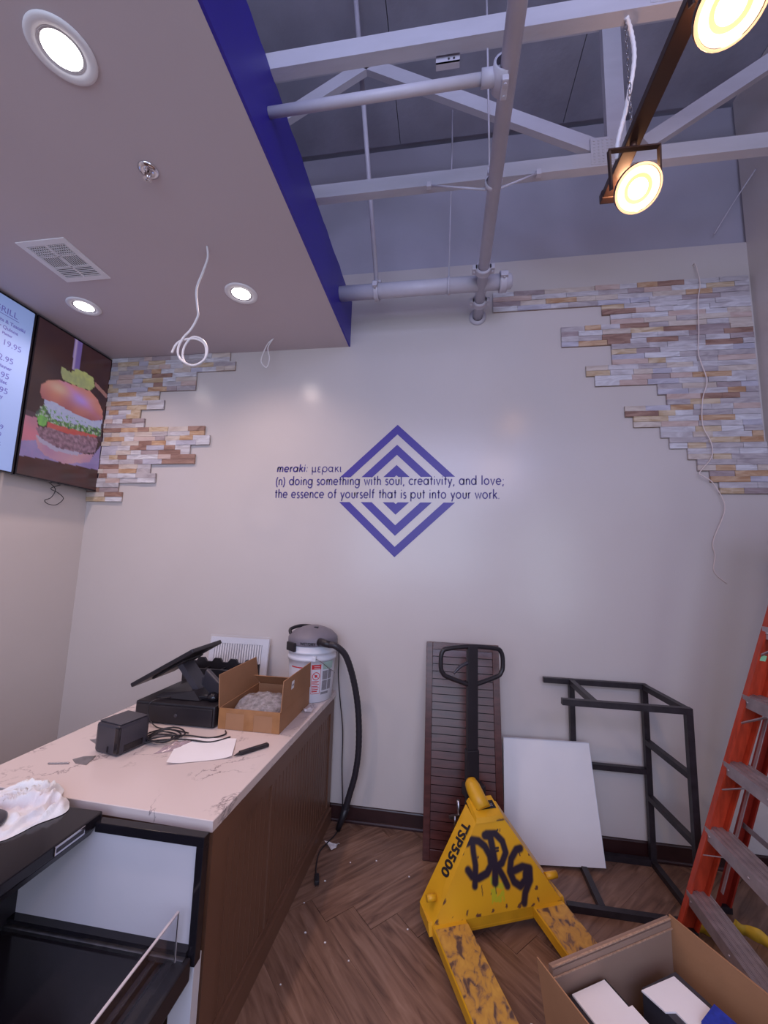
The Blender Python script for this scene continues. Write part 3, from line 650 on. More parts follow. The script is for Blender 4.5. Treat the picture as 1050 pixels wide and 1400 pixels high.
# ------------------------------------------------------------------ screens on the left wall
XT = -2.72
def screen(y0, y1, label, z0=2.150, z1=3.250):
    t = thing('wall_screen', label, 'screen', (XL, (y0+y1)/2, z0))
    g = G(); fr = .009
    for a in ((y0, y1, z0, z0+fr), (y0, y1, z1-fr, z1), (y0, y0+fr, z0+fr, z1-fr), (y1-fr, y1, z0+fr, z1-fr)): g.box(XT-.03, XT, a[0], a[1], a[2], a[3])
    obj('bezel', g, 'black_gloss', t)
    obj('housing', G().box(XL+.03, XT-.006, y0+.004, y1-.004, z0+.004, z1-.004), 'black', t)
    obj('mount', G().box(XL+.001, XL+.03, y0+.15, y1-.15, z0+.3, z1-.3), 'black_metal', t)
    return t
tm = screen(1.497, 2.112, 'bright blue menu screen with price lettering, cut by the left edge')
obj('panel', G().box(XT-.006, XT-.003, 1.507, 2.102, 2.160, 3.240), 'menu', tm)
def menu(txt, yr, z, size, off=0.0, al='RIGHT'):
    text_mesh(txt, size, 'menu_text', frame((XT-.0025, yr, z), (0, 1, 0), (0, 0, 1)), tm, 'lettering', offset=off, align=al, depth=.0003)
menu('GRILL', 2.005, 3.135, .055); 
obj('underline', G().box(XT-.0028, XT-.0022, 1.75, 2.015, 3.120, 3.124), 'menu_text', tm)
for i, (s_, yy, z, sz) in enumerate([('with Pita & Tzatziki', 2.06, 3.075, .030), ('or Quinoa', 2.02, 3.035, .030), ('Platter', 1.99, 3.0, .022), ('Platter 19.95', 2.055, 2.935, .052), ('22.95', 2.02, 2.835, .052), ('Pita Dinner', 2.015, 2.79, .030), ('17.95', 2.01, 2.73, .052), ('Pita Filet', 2.0, 2.695, .030), ('18.95', 2.015, 2.635, .052), ('Turkey', 1.99, 2.60, .030), ('.49', 2.02, 2.41, .042), ('.99', 2.015, 2.36, .042), ('.95', 2.02, 2.30, .042)]):
    menu(s_, yy, z, sz, .0006 if sz < .04 else 0)
ts = screen(2.123, 2.740, 'screen showing a burger on a skewer, in the left corner')
# burger picture: a painted colour grid on the flat display
PY = {
 'tb': [(0.0, .89), (.34, .87), (.96, .85), (1, .85), (1, 1), (0, 1)], 'paper': [(0, .78), (.16, .76), (.26, .84), (.51, .87), (.83, .82), (1, .66), (1, .85), (.34, .87), (0, .89)],
 'hand': [(0, .64), (.13, .63), (.2, .76), (0, .80)], 'skew': [(.44, 0), (.55, 0), (.56, .22), (.46, .22)], 'pick': [(.32, .27), (.34, .235), (.39, .24), (.45, .24), (.51, .2), (.65, .19), (.76, .2), (.8, .26), (.73, .3), (.5, .32), (.36, .315)],
 'stick': [(.79, .22), (1, .27), (.99, .3), (.79, .25)], 'bun': [(.12, .46), (.12, .42), (.20, .365), (.33, .33), (.56, .315), (.74, .305), (.86, .34), (.96, .41), (.97, .47), (.82, .51), (.57, .51), (.31, .49), (.16, .5)],
 'mayo': [(.17, .5), (.31, .49), (.57, .51), (.82, .5), (.98, .47), (.95, .54), (.69, .57), (.47, .59), (.30, .60), (.22, .55)], 'greens': [(.2, .53), (.47, .565), (.69, .55), (.97, .52), (.97, .60), (.66, .615), (.42, .63), (.26, .63), (.11, .62), (.12, .58)],
 'leaf': [(.13, .63), (.18, .60), (.26, .62), (.23, .67), (.16, .67)], 'tom': [(.26, .63), (.42, .62), (.66, .605), (.95, .59), (.88, .63), (.56, .66), (.26, .68)],
 'patty': [(.13, .69), (.29, .665), (.56, .66), (.85, .62), (.94, .63), (.92, .73), (.68, .77), (.38, .78), (.2, .75)], 'cheese': [(.14, .73), (.25, .755), (.40, .775), (.7, .765), (.68, .79), (.38, .80), (.2, .775)], 'bbun': [(.15, .745), (.2, .765), (.38, .79), (.68, .78), (.9, .74), (.86, .81), (.51, .87), (.28, .85), (.18, .81)]}
def inp(p, x, y):
    c = False; n = len(p)
    for i in range(n):
        x1, y1 = p[i-1]; x2, y2 = p[i]
        if (y1 > y) != (y2 > y) and x < (x2-x1)*(y-y1)/(y2-y1)+x1: c = not c
    return c
def burger(u, v):
    n1 = noise.noise(Vector((u*5, v*9, 1))); n2 = noise.noise(Vector((u*26, v*46, 5))); n3 = noise.noise(Vector((u*60, v*100, 9)))
    uu, vv = u+.012*n2, v+.006*n2
    c = (.035+.012*n1, .012+.004*n1, .016)
    if v > .60 and v < .64: c = (.06, .03, .05)
    if inp(PY['tb'], u, v): c = (.055+.02*n1, .018, .02)
    if inp(PY['paper'], u, v) or (v > .64+.1*u and v < .86 and not inp(PY['tb'], u, v) and v > .76): c = (.24+.05*n1+.03*n2, .17+.04*n1, .38+.05*n1)
    if inp(PY['hand'], u, v): c = (.42+.1*n1, .14, .22)
    if inp(PY['bbun'], uu, vv): c = (.40+.1*n1, .20+.06*n1, .30)
    if inp(PY['skew'], u, v): s_ = (u-.44)/.12; c = (.14+.25*max(0, 1-abs(s_-.25)*5), .09+.20*max(0, 1-abs(s_-.25)*5), .30+.2*max(0, 1-abs(s_-.25)*5))
    if inp(PY['stick'], u, v): c = (.26, .12, .12)
    if inp(PY['tom'], uu, vv): c = (.40, .07+.02*n2, .07)
    if inp(PY['patty'], uu, vv): k = .5+.9*n2+.6*n3; c = (.12+.16*max(0, k), .06+.09*max(0, k), .10+.13*max(0, k))
    if inp(PY['cheese'], uu, vv): c = (.34, .28, .44)
    if inp(PY['greens'], uu, vv):
        k = n2*1.4+n3; c = (.30, .34, .34) if k > .25 else ((.09, .20, .05) if k > -.25 else (.05, .07, .07))
    if inp(PY['mayo'], uu, vv):
        k = n2+n3; c = (.34+.05*n2, .34+.05*n2, .55) if (k < .3 or vv < .54) else (.10, .22, .08)
    if inp(PY['leaf'], uu, vv): c = (.14+.05*n2, .33+.1*n2, .08)
    if inp(PY['bun'], u, v):
        e = math.exp(-((u-.62)**2/.02+(v-.40)**2/.0022)); e2 = math.exp(-((u-.33)**2/.012+(v-.385)**2/.0012)); dk = max(0, (v-.40)/.10)
        c = (.46-.16*dk+.08*n1, .17-.08*dk+.03*n1+.12*e2, .15-.04*dk+.10*e2)
        e3 = math.exp(-((u-.40-.35*(v-.33)/.1)**2/.01)); c = (c[0]*(1-.35*e)+.05*e, c[1]*(1-.2*e)+.06*e, c[2]+.32*e+.12*e3*(1-dk))
    if inp(PY['pick'], uu, vv): c = (.30+.08*n1+.06*n2, .31+.08*n1+.05*n2, .14)
    return tuple(max(0, x) for x in c)+(1,)
nu, nv = 84, 150; y0, y1, z0, z1 = 2.132, 2.731, 2.159, 3.241
g = G(); g.v = [Vector((XT-.004, y0+(y1-y0)*i/nu, z1-(z1-z0)*j/nv)) for j in range(nv+1) for i in range(nu+1)]
g.f = [[j*(nu+1)+i, j*(nu+1)+i+1, (j+1)*(nu+1)+i+1, (j+1)*(nu+1)+i] for j in range(nv) for i in range(nu)]; g.m = [0]*len(g.f); g.sm = [False]*len(g.f)
M['burger'] = vcol_mat('burger_screen', .12, 0.72)
o = obj('panel', g, 'burger', ts, label='display with the burger picture')
ca = o.data.color_attributes.new('Col', 'FLOAT_COLOR', 'POINT')
for k in range((nu+1)*(nv+1)): ca.data[k].color = burger((k % (nu+1))/nu, (k//(nu+1))/nv)
c4 = [(-2.76, 2.379, 2.155), (-2.775, 2.45, 2.115), (-2.78, 2.432, 2.052), (-2.785, 2.393, 2.025), (-2.785, 2.42, 2.003), (-2.785, 2.482, 2.007), (-2.785, 2.529, 2.06), (-2.785, 2.48, 2.095), (-2.78, 2.42, 2.115), (-2.76, 2.48, 2.155)]
solo('screen_cord', G().tube(smooth_path(c4, 5), .0025, 6), 'black', (-2.78, 2.44, 2.0), 'thin black cord looping below the burger screen', 'cord')

# ------------------------------------------------------------------ service counter
ZT = .797
def xf(y): return -.744+(y-1.335)*.021
ct = thing('service_counter', 'brown panelled service counter with a white veined stone top', 'counter', (-1.24, 2.05, 0))
g = G(); top = [(-1.775, 1.368, 0), (-.742, 1.335, 0), (-.709, D-.002, 0), (-1.775, D-.002, 0)]
ins = [(-1.773, 1.370, 0), (-.744, 1.337, 0), (-.711, D-.002, 0), (-1.773, D-.002, 0)]
n0 = [Vector(p)+Vector((0, 0, .762)) for p in top]; n1_ = [Vector(p)+Vector((0, 0, .795)) for p in top]; n2_ = [Vector(p)+Vector((0, 0, ZT)) for p in ins]
g.add(n0+n1_+n2_, [(3, 2, 1, 0), (8, 9, 10, 11)]+[(i, (i+1) % 4, 4+(i+1) % 4, 4+i) for i in range(4)]+[(4+i, 4+(i+1) % 4, 8+(i+1) % 4, 8+i) for i in range(4)])
obj('countertop', g, 'quartz', ct, label='white stone countertop with fine grey veins')
def face_box(g, y0, y1, z0, z1, p0, p1):   # box on the slanted face, proud from p0 to p1
    g.hexa([(xf(y0)+p0, y0, z0), (xf(y0)+p1, y0, z0), (xf(y1)+p1, y1, z0), (xf(y1)+p0, y1, z0), (xf(y0)+p0, y0, z1), (xf(y0)+p1, y0, z1), (xf(y1)+p1, y1, z1), (xf(y1)+p0, y1, z1)])
g = G(); g.hexa([(-1.70, 1.375, 0), (xf(1.36)-.012, 1.36, 0), (xf(D)-.012, D-.03, 0), (-1.70, D-.03, 0), (-1.70, 1.375, .761), (xf(1.36)-.012, 1.36, .761), (xf(D)-.012, D-.03, .761), (-1.70, D-.03, .761)])
obj('carcass', g, 'brown', ct)
for nm, a in (('top_rail', (1.345, D-.03, .68, .761)), ('bottom_rail', (1.345, D-.03, 0, .115)), ('stile', (1.345, 1.425, .115, .68)), ('stile', (2.655, D-.03, .115, .68)), ('stile', (1.80, 1.818, .115, .68))):
    g = G(); face_box(g, *a, -.012, 0.0); obj(nm, g, 'brown', ct)
g = G(); face_box(g, 1.345, D-.028, 0, .085, 0, .012); obj('toe_board', g, 'brown', ct)
for ya_, yb2 in ((1.425, 1.80), (1.818, 2.655)):
    g = G(); n = round((yb2-ya_)/.040); p = (yb2-ya_)/n
    for k in range(n):
        a, b = ya_+k*p, ya_+(k+1)*p
        face_box(g, a+.002, b-.006, .1155, .6795, -.0118, -.0075); face_box(g, b-.0055, b-.001, .1155, .6795, -.0118, -.0058)
    obj('bead_board', g, 'brown', ct, kind='stuff')
for yy in (1.49, 2.62):
    g = G(); face_box(g, yy-.004, yy+.004, .117, .678, -.0118, -.004); 
# ---- display case in front of the counter
cs = thing('display_case', 'black open refrigerated display case at the near end of the counter', 'display case', (-1.07, .75, 0))
obj('canopy', G().box(-1.95, -1.118, -.10, 1.298, .772, .806, bev=.004), 'black_gloss', cs)
g = G(); g.hexa([(-1.30, -.1, .70), (-1.135, -.1, .745), (-1.135, 1.275, .745), (-1.30, 1.275, .70), (-1.30, -.1, .771), (-1.119, -.1, .771), (-1.119, 1.275, .771), (-1.30, 1.275, .771)])
obj('light_hood', g, 'black', cs)
X = frame((-1.1175, 1.185, .789), (0, 1, 0), (0, 0, 1))
g = G().box(-.055, .045, -.013, .013, 0, .003, X=X, bev=.001); obj('badge', g, 'chrome', cs, label='small silver badge')
obj('badge_plate', G().box(-.050, .040, -.006, .006, .0031, .0042, X=X), 'charcoal', cs)
# end wall: liner plus black frame (plane y = 1.29)
obj('liner', G().box(-1.40, -.753, 1.288, 1.300, .46, .765), 'case_panel', cs, label='pale grey end liner')
g = G(); g.box(-1.118, -.732, 1.272, 1.302, .757, .786, bev=.002); g.box(-.757, -.732, 1.272, 1.302, .43, .757, bev=.002)
obj('end_frame', g, 'black_gloss', cs)
obj('sill', G().box(-1.40, -.757, 1.262, 1.288, .452, .474), 'black_gloss', cs)
obj('trim_strip', G().box(-1.40, -.757, 1.248, 1.262, .449, .462), 'steel', cs)
obj('rear_post', G().box(-1.45, -1.392, 1.20, 1.30, .40, .772), 'black', cs)
obj('rear_wall', G().box(-1.80, -1.45, -.1, 1.30, .05, .772), 'black', cs)
obj('deck_tray', G().box(-1.45, -.885, -.1, 1.248, .40, .452), 'black_gloss', cs)
for k, (x0, x1, z) in enumerate(((-.885, -.872, .470), (-.872, -.852, .440), (-.852, -.845, .452), (-.845, -.822, .432), (-.822, -.812, .448))):
    obj('channel', G().box(x0, x1, -.1, 1.262, .40, z), 'charcoal' if k % 2 else 'black_gloss', cs)
obj('front_rail', G().box(-.812, -.742, -.1, 1.270, .395, .458, bev=.006), 'black', cs)
g = G().box(-.786, -.780, -.1, 1.245, .452, .590); obj('glass_guard', g, 'glass', cs, label='clear upright acrylic guard')
obj('guard_edge', G().box(-.7865, -.7795, -.1, 1.2455, .590, .5935), 'glass_edge', cs)
obj('guard_edge', G().box(-.7865, -.7795, 1.245, 1.2475, .452, .5935), 'glass_edge', cs)
obj('end_panel', G().box(-.815, -.742, 1.288, 1.325, .0, .43), 'white_plastic', cs, label='white lower end panel')
obj('kick_panel', G().box(-1.40, -.83, -.1, 1.285, 0, .385), 'grey_plastic', cs)
# ---- crumpled cloth and disc on the canopy
def cloth_blob():
    bm = bmesh.new(); n = 110; g = G()
    def inside(x, y):
        a = math.atan2(y-1.225, x+1.385); r = .150+.030*noise.noise(Vector((math.cos(a)*1.6, math.sin(a)*1.6, 2)))+.02*math.cos(a-.5)
        return math.hypot((x+1.385), (y-1.225)*.92)/r
    vs = {}
    for j in range(n+1):
        a = 2*PI*j/n
        for i in range(40):
            t = i/39; r = 1.0*t; x = -1.385+math.cos(a)*.165*r; y = 1.225+math.sin(a)*.16*r
            rr = .82+.22*noise.noise(Vector((math.cos(a)*1.9, math.sin(a)*1.9, 2)))
            x = -1.385+math.cos(a)*.175*r*rr; y = 1.225+math.sin(a)*.185*r*rr
            f = noise.noise(Vector((x*22+3*noise.noise(Vector((x*6, y*6, 1))), y*15, 4))); f2 = noise.noise(Vector((x*44+5, y*40, 8)))
            rid = 1-abs(f)*3.4; h = (.014+.034*max(0, rid)+.016*f2)*(1-t**5)+.0015
            h *= .55+.75*max(0, min(1, (y-1.12)/.2))
            vs[(i, j)] = len(g.v); g.v.append(Vector((x, y, .8065+h)))
    for j in range(n):
        for i in range(39): g.f.append([vs[(i, j)], vs[(i+1, j)], vs[(i+1, j+1)], vs[(i, j+1)]]); g.m.append(0); g.sm.append(True)
    bm.free(); return g
cl = solo('cleaning_cloth', cloth_blob(), 'cloth', (-1.385, 1.225, .806), 'crumpled white cloth lying on the black display case top', 'cloth')
solo('round_pad', G().lathe([(.0, 0), (.062, 0), (.066, .004), (.066, .012), (.060, .017), (0, .018)], (-1.385, 1.125, .828), 32), 'charcoal', (-1.385, 1.125, .828), 'dark round pad resting on the crumpled cloth at the left edge', 'pad')
# ---- small things on the counter
A = Vector((-1.545, 1.705, ZT)); ex = Vector((.978, -.21, 0)); ey = Vector((.21, .978, 0)); X = frame(A, ex, ey)
pr = thing('receipt_printer', 'small dark cube-shaped receipt printer nearest the front of the counter', 'printer', A+ex*.07+ey*.07)
obj('housing', G().box(0, .142, 0, .15, .001, .125, X=X, bev=.014), 'charcoal', pr)
obj('lid', G().box(.006, .136, .010, .142, .1255, .129, X=X, bev=.001), 'charcoal', pr)
obj('paper_slot', G().box(.139, .1435, .030, .120, .012, .040, X=X, bev=.002), 'black_gloss', pr)
obj('corner_trim', G().box(.118, .1425, -.0008, .012, .012, .118, X=X, bev=.004), 'black_gloss', pr)
obj('button', G().box(.080, .088, -.0015, .001, .012, .036, X=X), 'black_gloss', pr)
cd = thing('cash_drawer', 'wide black cash drawer under the tilted touch screen', 'cash drawer', (-1.385, 2.25, ZT))
obj('housing', G().box(-1.625, -1.176, 2.045, 2.46, ZT+.002, ZT+.105, bev=.008), 'black', cd)
obj('drawer_front', G().box(-1.615, -1.186, 2.037, 2.0455, ZT+.010, ZT+.092, bev=.003), 'black', cd)
obj('lock', G().lathe([(.009, 0), (.009, .004), (0, .004)], (-1.385, 2.037, ZT+.05), 16, (0, -1, 0)), 'charcoal', cd)
pos = thing('touch_screen_till', 'black touch screen till tilted away on its stand over the cash drawer', 'till', (-1.43, 2.2, ZT+.106))
obj('base', G().hexa([(-1.56, 2.10, .905), (-1.30, 2.10, .905), (-1.27, 2.36, .905), (-1.56, 2.36, .905), (-1.53, 2.12, .925), (-1.35, 2.12, .945), (-1.32, 2.34, .945), (-1.53, 2.34, .925)]), 'black', pos)
obj('neck', G().beam((-1.355, 2.21, .93), (-1.475, 2.21, 1.065), .10, .032, (1, 0, 0)), 'charcoal', pos)
X = frame((-1.700, 2.09, .945), (.40, 0, .232), (0, 1, 0))
obj('display', G().box(0, .405, 0, .28, 0, .024, X=X, bev=.007), 'black', pos)
obj('display_back', G().box(.09, .30, .05, .23, -.012, 0, X=X, bev=.004), 'black', pos)
obj('customer_display', G().box(-.055, .075, -.012, .012, -.055, .055, X=frame((-1.272, 2.15, .985), (.80, -.2, -.50), (.45, .85, .15)), bev=.008), 'charcoal', pos)
obj('arm', G().beam((-1.345, 2.2, .985), (-1.26, 2.18, .975), .03, .03), 'charcoal', pos)
sc_ = solo('barcode_scanner', G().lathe([(.0, 0), (.030, .002), (.036, .018), (.030, .034), (.012, .042), (0, .043)], (-1.235, 2.13, .9025), 20).box(-1.32, -1.245, 2.115, 2.145, .905, .925, bev=.006), 'black_gloss', (-1.25, 2.13, .9025), 'glossy black rounded hand scanner on the cash drawer top', 'scanner')
ho = thing('cup_holder', 'black organiser with humped dividers behind the till', 'organiser', (-1.44, 2.52, ZT))
g = G(); g.box(-1.66, -1.20, 2.47, 2.485, ZT+.001, .965); g.box(-1.66, -1.20, 2.575, 2.59, ZT+.001, .985); g.box(-1.66, -1.20, 2.47, 2.59, ZT+.001, ZT+.012)
obj('tray', g, 'black', ho)
for k in range(5):
    x = -1.655+k*.11
    g = G().box(x, x+.012, 2.485, 2.575, ZT+.012, .955); obj('divider', g, 'black', ho)
for k in range(4):
    x = -1.60+k*.11
    obj('hump', G().hexa([(x-.036, 2.575, .985), (x+.036, 2.575, .985), (x+.036, 2.59, .985), (x-.036, 2.59, .985), (x-.020, 2.575, 1.008), (x+.020, 2.575, 1.008), (x+.020, 2.59, 1.008), (x-.020, 2.59, 1.008)]), 'black', ho)
vp_ = thing('wrapped_vent', 'white framed grille in clear wrap leaning on the back wall', 'grille', (-1.39, 2.69, ZT))
X = frame((-1.615, 2.655, ZT), (1, 0, 0), (0, .12, 1))
g = G(); g.box(0, .43, 0, .030, -.018, 0, X=X); g.box(0, .43, .275, .315, -.018, 0, X=X); g.box(0, .035, .03, .275, -.018, 0, X=X); g.box(.385, .43, .03, .275, -.018, 0, X=X)
obj('frame', g, 'white_plastic', vp_)
obj('backing', G().box(.035, .385, .03, .275, -.017, -.012, X=X), 'pvc', vp_)
for k in range(19): obj('slat', G().box(.040+k*.0183, .049+k*.0183, .031, .274, -.012, -.002, X=X), 'white_metal', vp_)
g = G(); P_ = [X @ Vector((a, b, .004+.004*noise.noise(Vector((a*20, b*20, 0))))) for b in [-.0+i*.332/14 for i in range(15)] for a in [-.006+j*.445/16 for j in range(17)]]
g.add(P_, [(j*17+i, j*17+i+1, (j+1)*17+i+1, (j+1)*17+i) for j in range(14) for i in range(16)], 0, True)
M['wrap'] = mat('clear_wrap', (.8, .8, .85), .12, trans=0.0, alpha=.22, var=.0, spec=.8)
obj('wrap', g, 'wrap', vp_, label='clear plastic wrap')
# open cardboard box with bubble wrap
cb = thing('cardboard_box', 'open brown cardboard box on the counter with its two long flaps upright', 'box', (-.985, 2.27, ZT))
x0, x1, y0, y1, zb, zw = -1.150, -.822, 2.055, 2.50, ZT+.001, .898
g = G(); t_ = .004
g.box(x0, x1, y0, y0+t_, zb, zw); g.box(x0, x1, y1-t_, y1, zb, zw); g.box(x0, x0+t_, y0+t_, y1-t_, zb, zw); g.box(x1-t_, x1, y0+t_, y1-t_, zb, zw); g.box(x0+t_, x1-t_, y0+t_, y1-t_, zb, zb+t_)
obj('carton', g, 'card', cb)
g = G().hexa([(x0-.004, y0, zw), (x0, y0, zw), (x0, y1, zw), (x0-.004, y1, zw), (x0-.012, y0-.005, 1.060), (x0-.008, y0-.005, 1.060), (x0-.008, y1-.04, 1.060), (x0-.012, y1-.04, 1.060)]); obj('flap', g, 'card', cb)
g = G().hexa([(x1, y0, zw), (x1+.004, y0, zw), (x1+.004, y1, zw), (x1, y1, zw), (x1+.008, y0-.005, 1.050), (x1+.012, y0-.005, 1.050), (x1+.012, y1-.04, 1.050), (x1+.008, y1-.04, 1.050)]); obj('flap', g, 'card', cb)
g = G().hexa([(x0+.01, y1-.005, zw), (x1-.01, y1-.005, zw), (x1-.01, y1-.001, zw), (x0+.01, y1-.001, zw), (x0+.01, y1-.09, .965), (x1-.01, y1-.09, .965), (x1-.01, y1-.086, .967), (x0+.01, y1-.086, .967)]); obj('flap', g, 'card', cb)
g = G().box((x0+x1)/2-.026, (x0+x1)/2+.026, y0-.0012, y0-.0002, zb, zw); g.box(x0, x1, y0-.0010, y0-.0001, zw-.022, zw-.001); g.box(x0, x0+.04, y0-.0011, y0-.0001, zb, zw); g.box(x1-.04, x1, y0-.0011, y0-.0001, zb, zw)
obj('packing_tape', g, 'tape', cb)
X = frame((x1+.0118, 2.16, 1.00), (0, 1, 0), (.05, 0, 1))
obj('sticker', G().box(0, .034, -.020, .020, 0, .001, X=X), 'paper', cb, label='small white barcode sticker')
obj('barcode', G().box(.006, .028, -.006, .004, .001, .0016, X=X), 'greyprint', cb)
g = G(); nn_ = 26
P_ = []
for j in range(nn_+1):
    for i in range(nn_+1):
        u, v = i/nn_, j/nn_; x = x0+.014+(x1-x0-.028)*u; y = y0+.012+(y1-y0-.11)*v
        h = .045+.075*math.sin(PI*min(1, v*1.0+.02))*(.55+.45*math.sin(PI*u))+.016*noise.noise(Vector((u*7, v*7, 3)))+.006*noise.noise(Vector((u*22, v*22, 3)))
        e = min(u, 1-u, v, 1-v); h *= min(1, e*9+.1); P_.append((x, y, zb+.008+h))
g.add(P_, [(j*(nn_+1)+i, j*(nn_+1)+i+1, (j+1)*(nn_+1)+i+1, (j+1)*(nn_+1)+i) for j in range(nn_) for i in range(nn_)], 0, True)
solo('bubble_wrap', g, 'bubble', (-.985, 2.25, zb+.006), 'clear bubble wrapped item inside the open cardboard box', 'bubble wrap')
def sheet(name, c, z, label, m='paper', cat='paper', curl=.004, seed=1):
    g = G(); n = 10; P_ = []
    for j in range(n+1):
        for i in range(n+1):
            u, v = i/n, j/n; p = (Vector(c[0])*(1-u)+Vector(c[1])*u)*(1-v)+(Vector(c[3])*(1-u)+Vector(c[2])*u)*v
            e = max(0, abs(u-.5)*2-.7)/.3; P_.append((p.x, p.y, z+.0015+curl*(.5+.5*noise.noise(Vector((u*2.5, v*2.5, seed))))+curl*2*e*v))
    g.add(P_, [(j*(n+1)+i, j*(n+1)+i+1, (j+1)*(n+1)+i+1, (j+1)*(n+1)+i) for j in range(n) for i in range(n)], 0, True)
    mid = (Vector(c[0])+Vector(c[2]))/2
    return solo(name, g, m, (mid.x, mid.y, z), label, cat)
sheet('paper_sheet', [(-1.262, 1.905), (-1.0, 1.955), (-.925, 1.775), (-1.155, 1.665)], ZT, 'white sheet of paper on the counter between printer and marker')
kn = thing('box_cutter', 'black box cutter knife beside the white paper on the counter', 'knife', (-.865, 1.855, ZT))
X = frame((-.918, 1.785, ZT+.002), (.100, .130, 0), (-.13, .10, 0))
obj('handle', G().box(.028, .165, -.0115, .0115, 0, .014, X=X, bev=.004), 'black', kn)
g = G(); g.add([X @ Vector(p) for p in [(0, -.002, .003), (.03, -.010, .003), (.03, .010, .003), (0, -.002, .006), (.03, -.010, .010), (.03, .010, .010)]], [(0, 2, 1), (3, 4, 5), (0, 1, 4, 3), (1, 2, 5, 4), (2, 0, 3, 5)])
obj('blade_tip', g, 'black', kn)
obj('slider', G().box(.07, .10, -.004, .004, .014, .017, X=X, bev=.001), 'charcoal', kn)
solo('metal_plate', G().poly([(-1.568, 1.622, ZT+.0005), (-1.528, 1.597, ZT+.0005), (-1.475, 1.595, ZT+.0005), (-1.50, 1.668, ZT+.0005), (-1.545, 1.655, ZT+.0005)], (0, 0, .002)), 'steel', (-1.52, 1.62, ZT), 'small grey triangular metal plate in front of the printer', 'bracket')
solo('metal_plate', G().poly([(-1.66, 1.80, ZT+.0005), (-1.60, 1.77, ZT+.0005), (-1.565, 1.80, ZT+.0005), (-1.60, 1.84, ZT+.0005)], (0, 0, .0015)), 'steel', (-1.6, 1.8, ZT), 'thin flat grey plate half hidden behind the printer', 'bracket')
g = G(); pp = [(-1.630+.0055*k, 1.568+.0015*k, ZT+.0045) for k in range(15)]
g.tube(pp, [.0035 if k % 2 else .0025 for k in range(15)], 8)
solo('drill_bit', g, 'steel', (-1.6, 1.57, ZT+.001), 'short twisted drill bit on the counter left of the metal plate', 'drill bit')
# pinkish plastic sachet
g = G(); P_ = []
for j in range(11):
    for i in range(11):
        u, v = i/10, j/10; p = Vector((-1.275+.07*u+.02*v, 1.735+.05*u+.11*v, 0)); e = min(1, min(u, 1-u, v, 1-v)*4)
        P_.append((p.x, p.y, ZT+.002+.020*e*(.6+.7*noise.noise(Vector((u*5, v*5, 1))))))
g.add(P_, [(j*11+i, j*11+i+1, (j+1)*11+i+1, (j+1)*11+i) for j in range(10) for i in range(10)], 0, True)
solo('plastic_sachet', g, 'amber', (-1.23, 1.8, ZT), 'small pinkish clear plastic sachet beside the printer cables', 'sachet')
# black cables
g = G()
for k in range(4):
    r_ = .045+.010*k; c = Vector((-1.345+.008*k, 1.875, ZT+.007+.006*k))
    g.tube([c+Vector((r_*1.15*math.cos(a), r_*math.sin(a), .003*math.sin(3*a+k))) for a in [i*PI/9 for i in range(18)]], .0035, 6, closed=True)
g.tube(smooth_path([(-1.405, 1.83, ZT+.006), (-1.33, 1.86, ZT+.02), (-1.24, 1.915, ZT+.012), (-1.13, 1.93, ZT+.005), (-1.08, 1.98, ZT+.005), (-1.10, 2.02, ZT+.005)], 6), .0035, 6)
g.tube(smooth_path([(-1.405, 1.80, ZT+.008), (-1.30, 1.84, ZT+.018), (-1.21, 1.88, ZT+.010), (-1.10, 1.89, ZT+.005), (-1.04, 1.96, ZT+.005)], 6), .0035, 6)
solo('cable_bundle', g, 'black', (-1.3, 1.88, ZT), 'tangle of black cables behind the receipt printer', 'cables')
g = G().tube(smooth_path([(-1.46, 2.085, .915), (-1.52, 2.02, .91), (-1.52, 2.005, .85), (-1.46, 1.99, ZT+.006), (-1.36, 1.98, ZT+.005), (-1.26, 1.96, ZT+.005)], 8), .0028, 6)
solo('till_cable', g, 'black', (-1.4, 2.0, ZT), 'single black cable dropping over the front of the cash drawer', 'cable')
sheet('folded_card', [(-.815, 2.40), (-.765, 2.43), (-.745, 2.37), (-.80, 2.35)], ZT, 'small white folded card in front of the bucket', curl=.012, seed=4)
g = G(); P_ = []
for j in range(9):
    for i in range(9):
        u, v = i/8, j/8; P_.append((-1.10+.13*u, 2.56+.05*v, ZT+.002+.12*math.sin(PI*u)*(.4+.6*v)*(.8+.4*noise.noise(Vector((u*6, v*6, 2))))))
g.add(P_, [(j*9+i, j*9+i+1, (j+1)*9+i+1, (j+1)*9+i) for j in range(8) for i in range(8)], 0, True)
solo('plastic_bag', g, 'wrap', (-1.03, 2.58, ZT), 'limp clear plastic bag between the cardboard box and the bucket', 'plastic bag')

# ------------------------------------------------------------------ bucket vacuum
bx, by, bz = -.838, 2.585, ZT
bk = thing('bucket_vacuum', 'white bucket with a grey vacuum head and long black hose at the counter end', 'vacuum', (bx, by, bz))
def rb(h): return .133+.017*min(1, h/.27)
bu = obj('bucket', G().lathe([(0, .001), (.128, .001), (.133, .006), (rb(.1), .1), (rb(.2), .2), (.1475, .245), (.1545, .247), (.1545, .262), (.1505, .264), (.1505, .287), (.1560, .289), (.1560, .302), (.151, .304), (.151, .333), (.146, .334), (.1, .334), (0, .334)], (bx, by, bz), 48), 'white_plastic', bk)
def patch(a0, a1, z0, z1, m, nm='label_print', e=.0006, par=bu, **k):
    g = G(); n = 8; P_ = []
    for i in range(n+1):
        a = math.radians(a0+(a1-a0)*i/n)
        for z in (z0, z1): P_.append((bx+(rb(z)+e)*math.cos(a), by+(rb(z)+e)*math.sin(a), bz+z))
    g.add(P_, [(2*i, 2*i+2, 2*i+3, 2*i+1) for i in range(n)], 0, True); return obj(nm, g, m, par, **k)
patch(-72, -49, .055, .228, 'red'); patch(-71, -50, .058, .200, 'white_plastic', e=.0009)
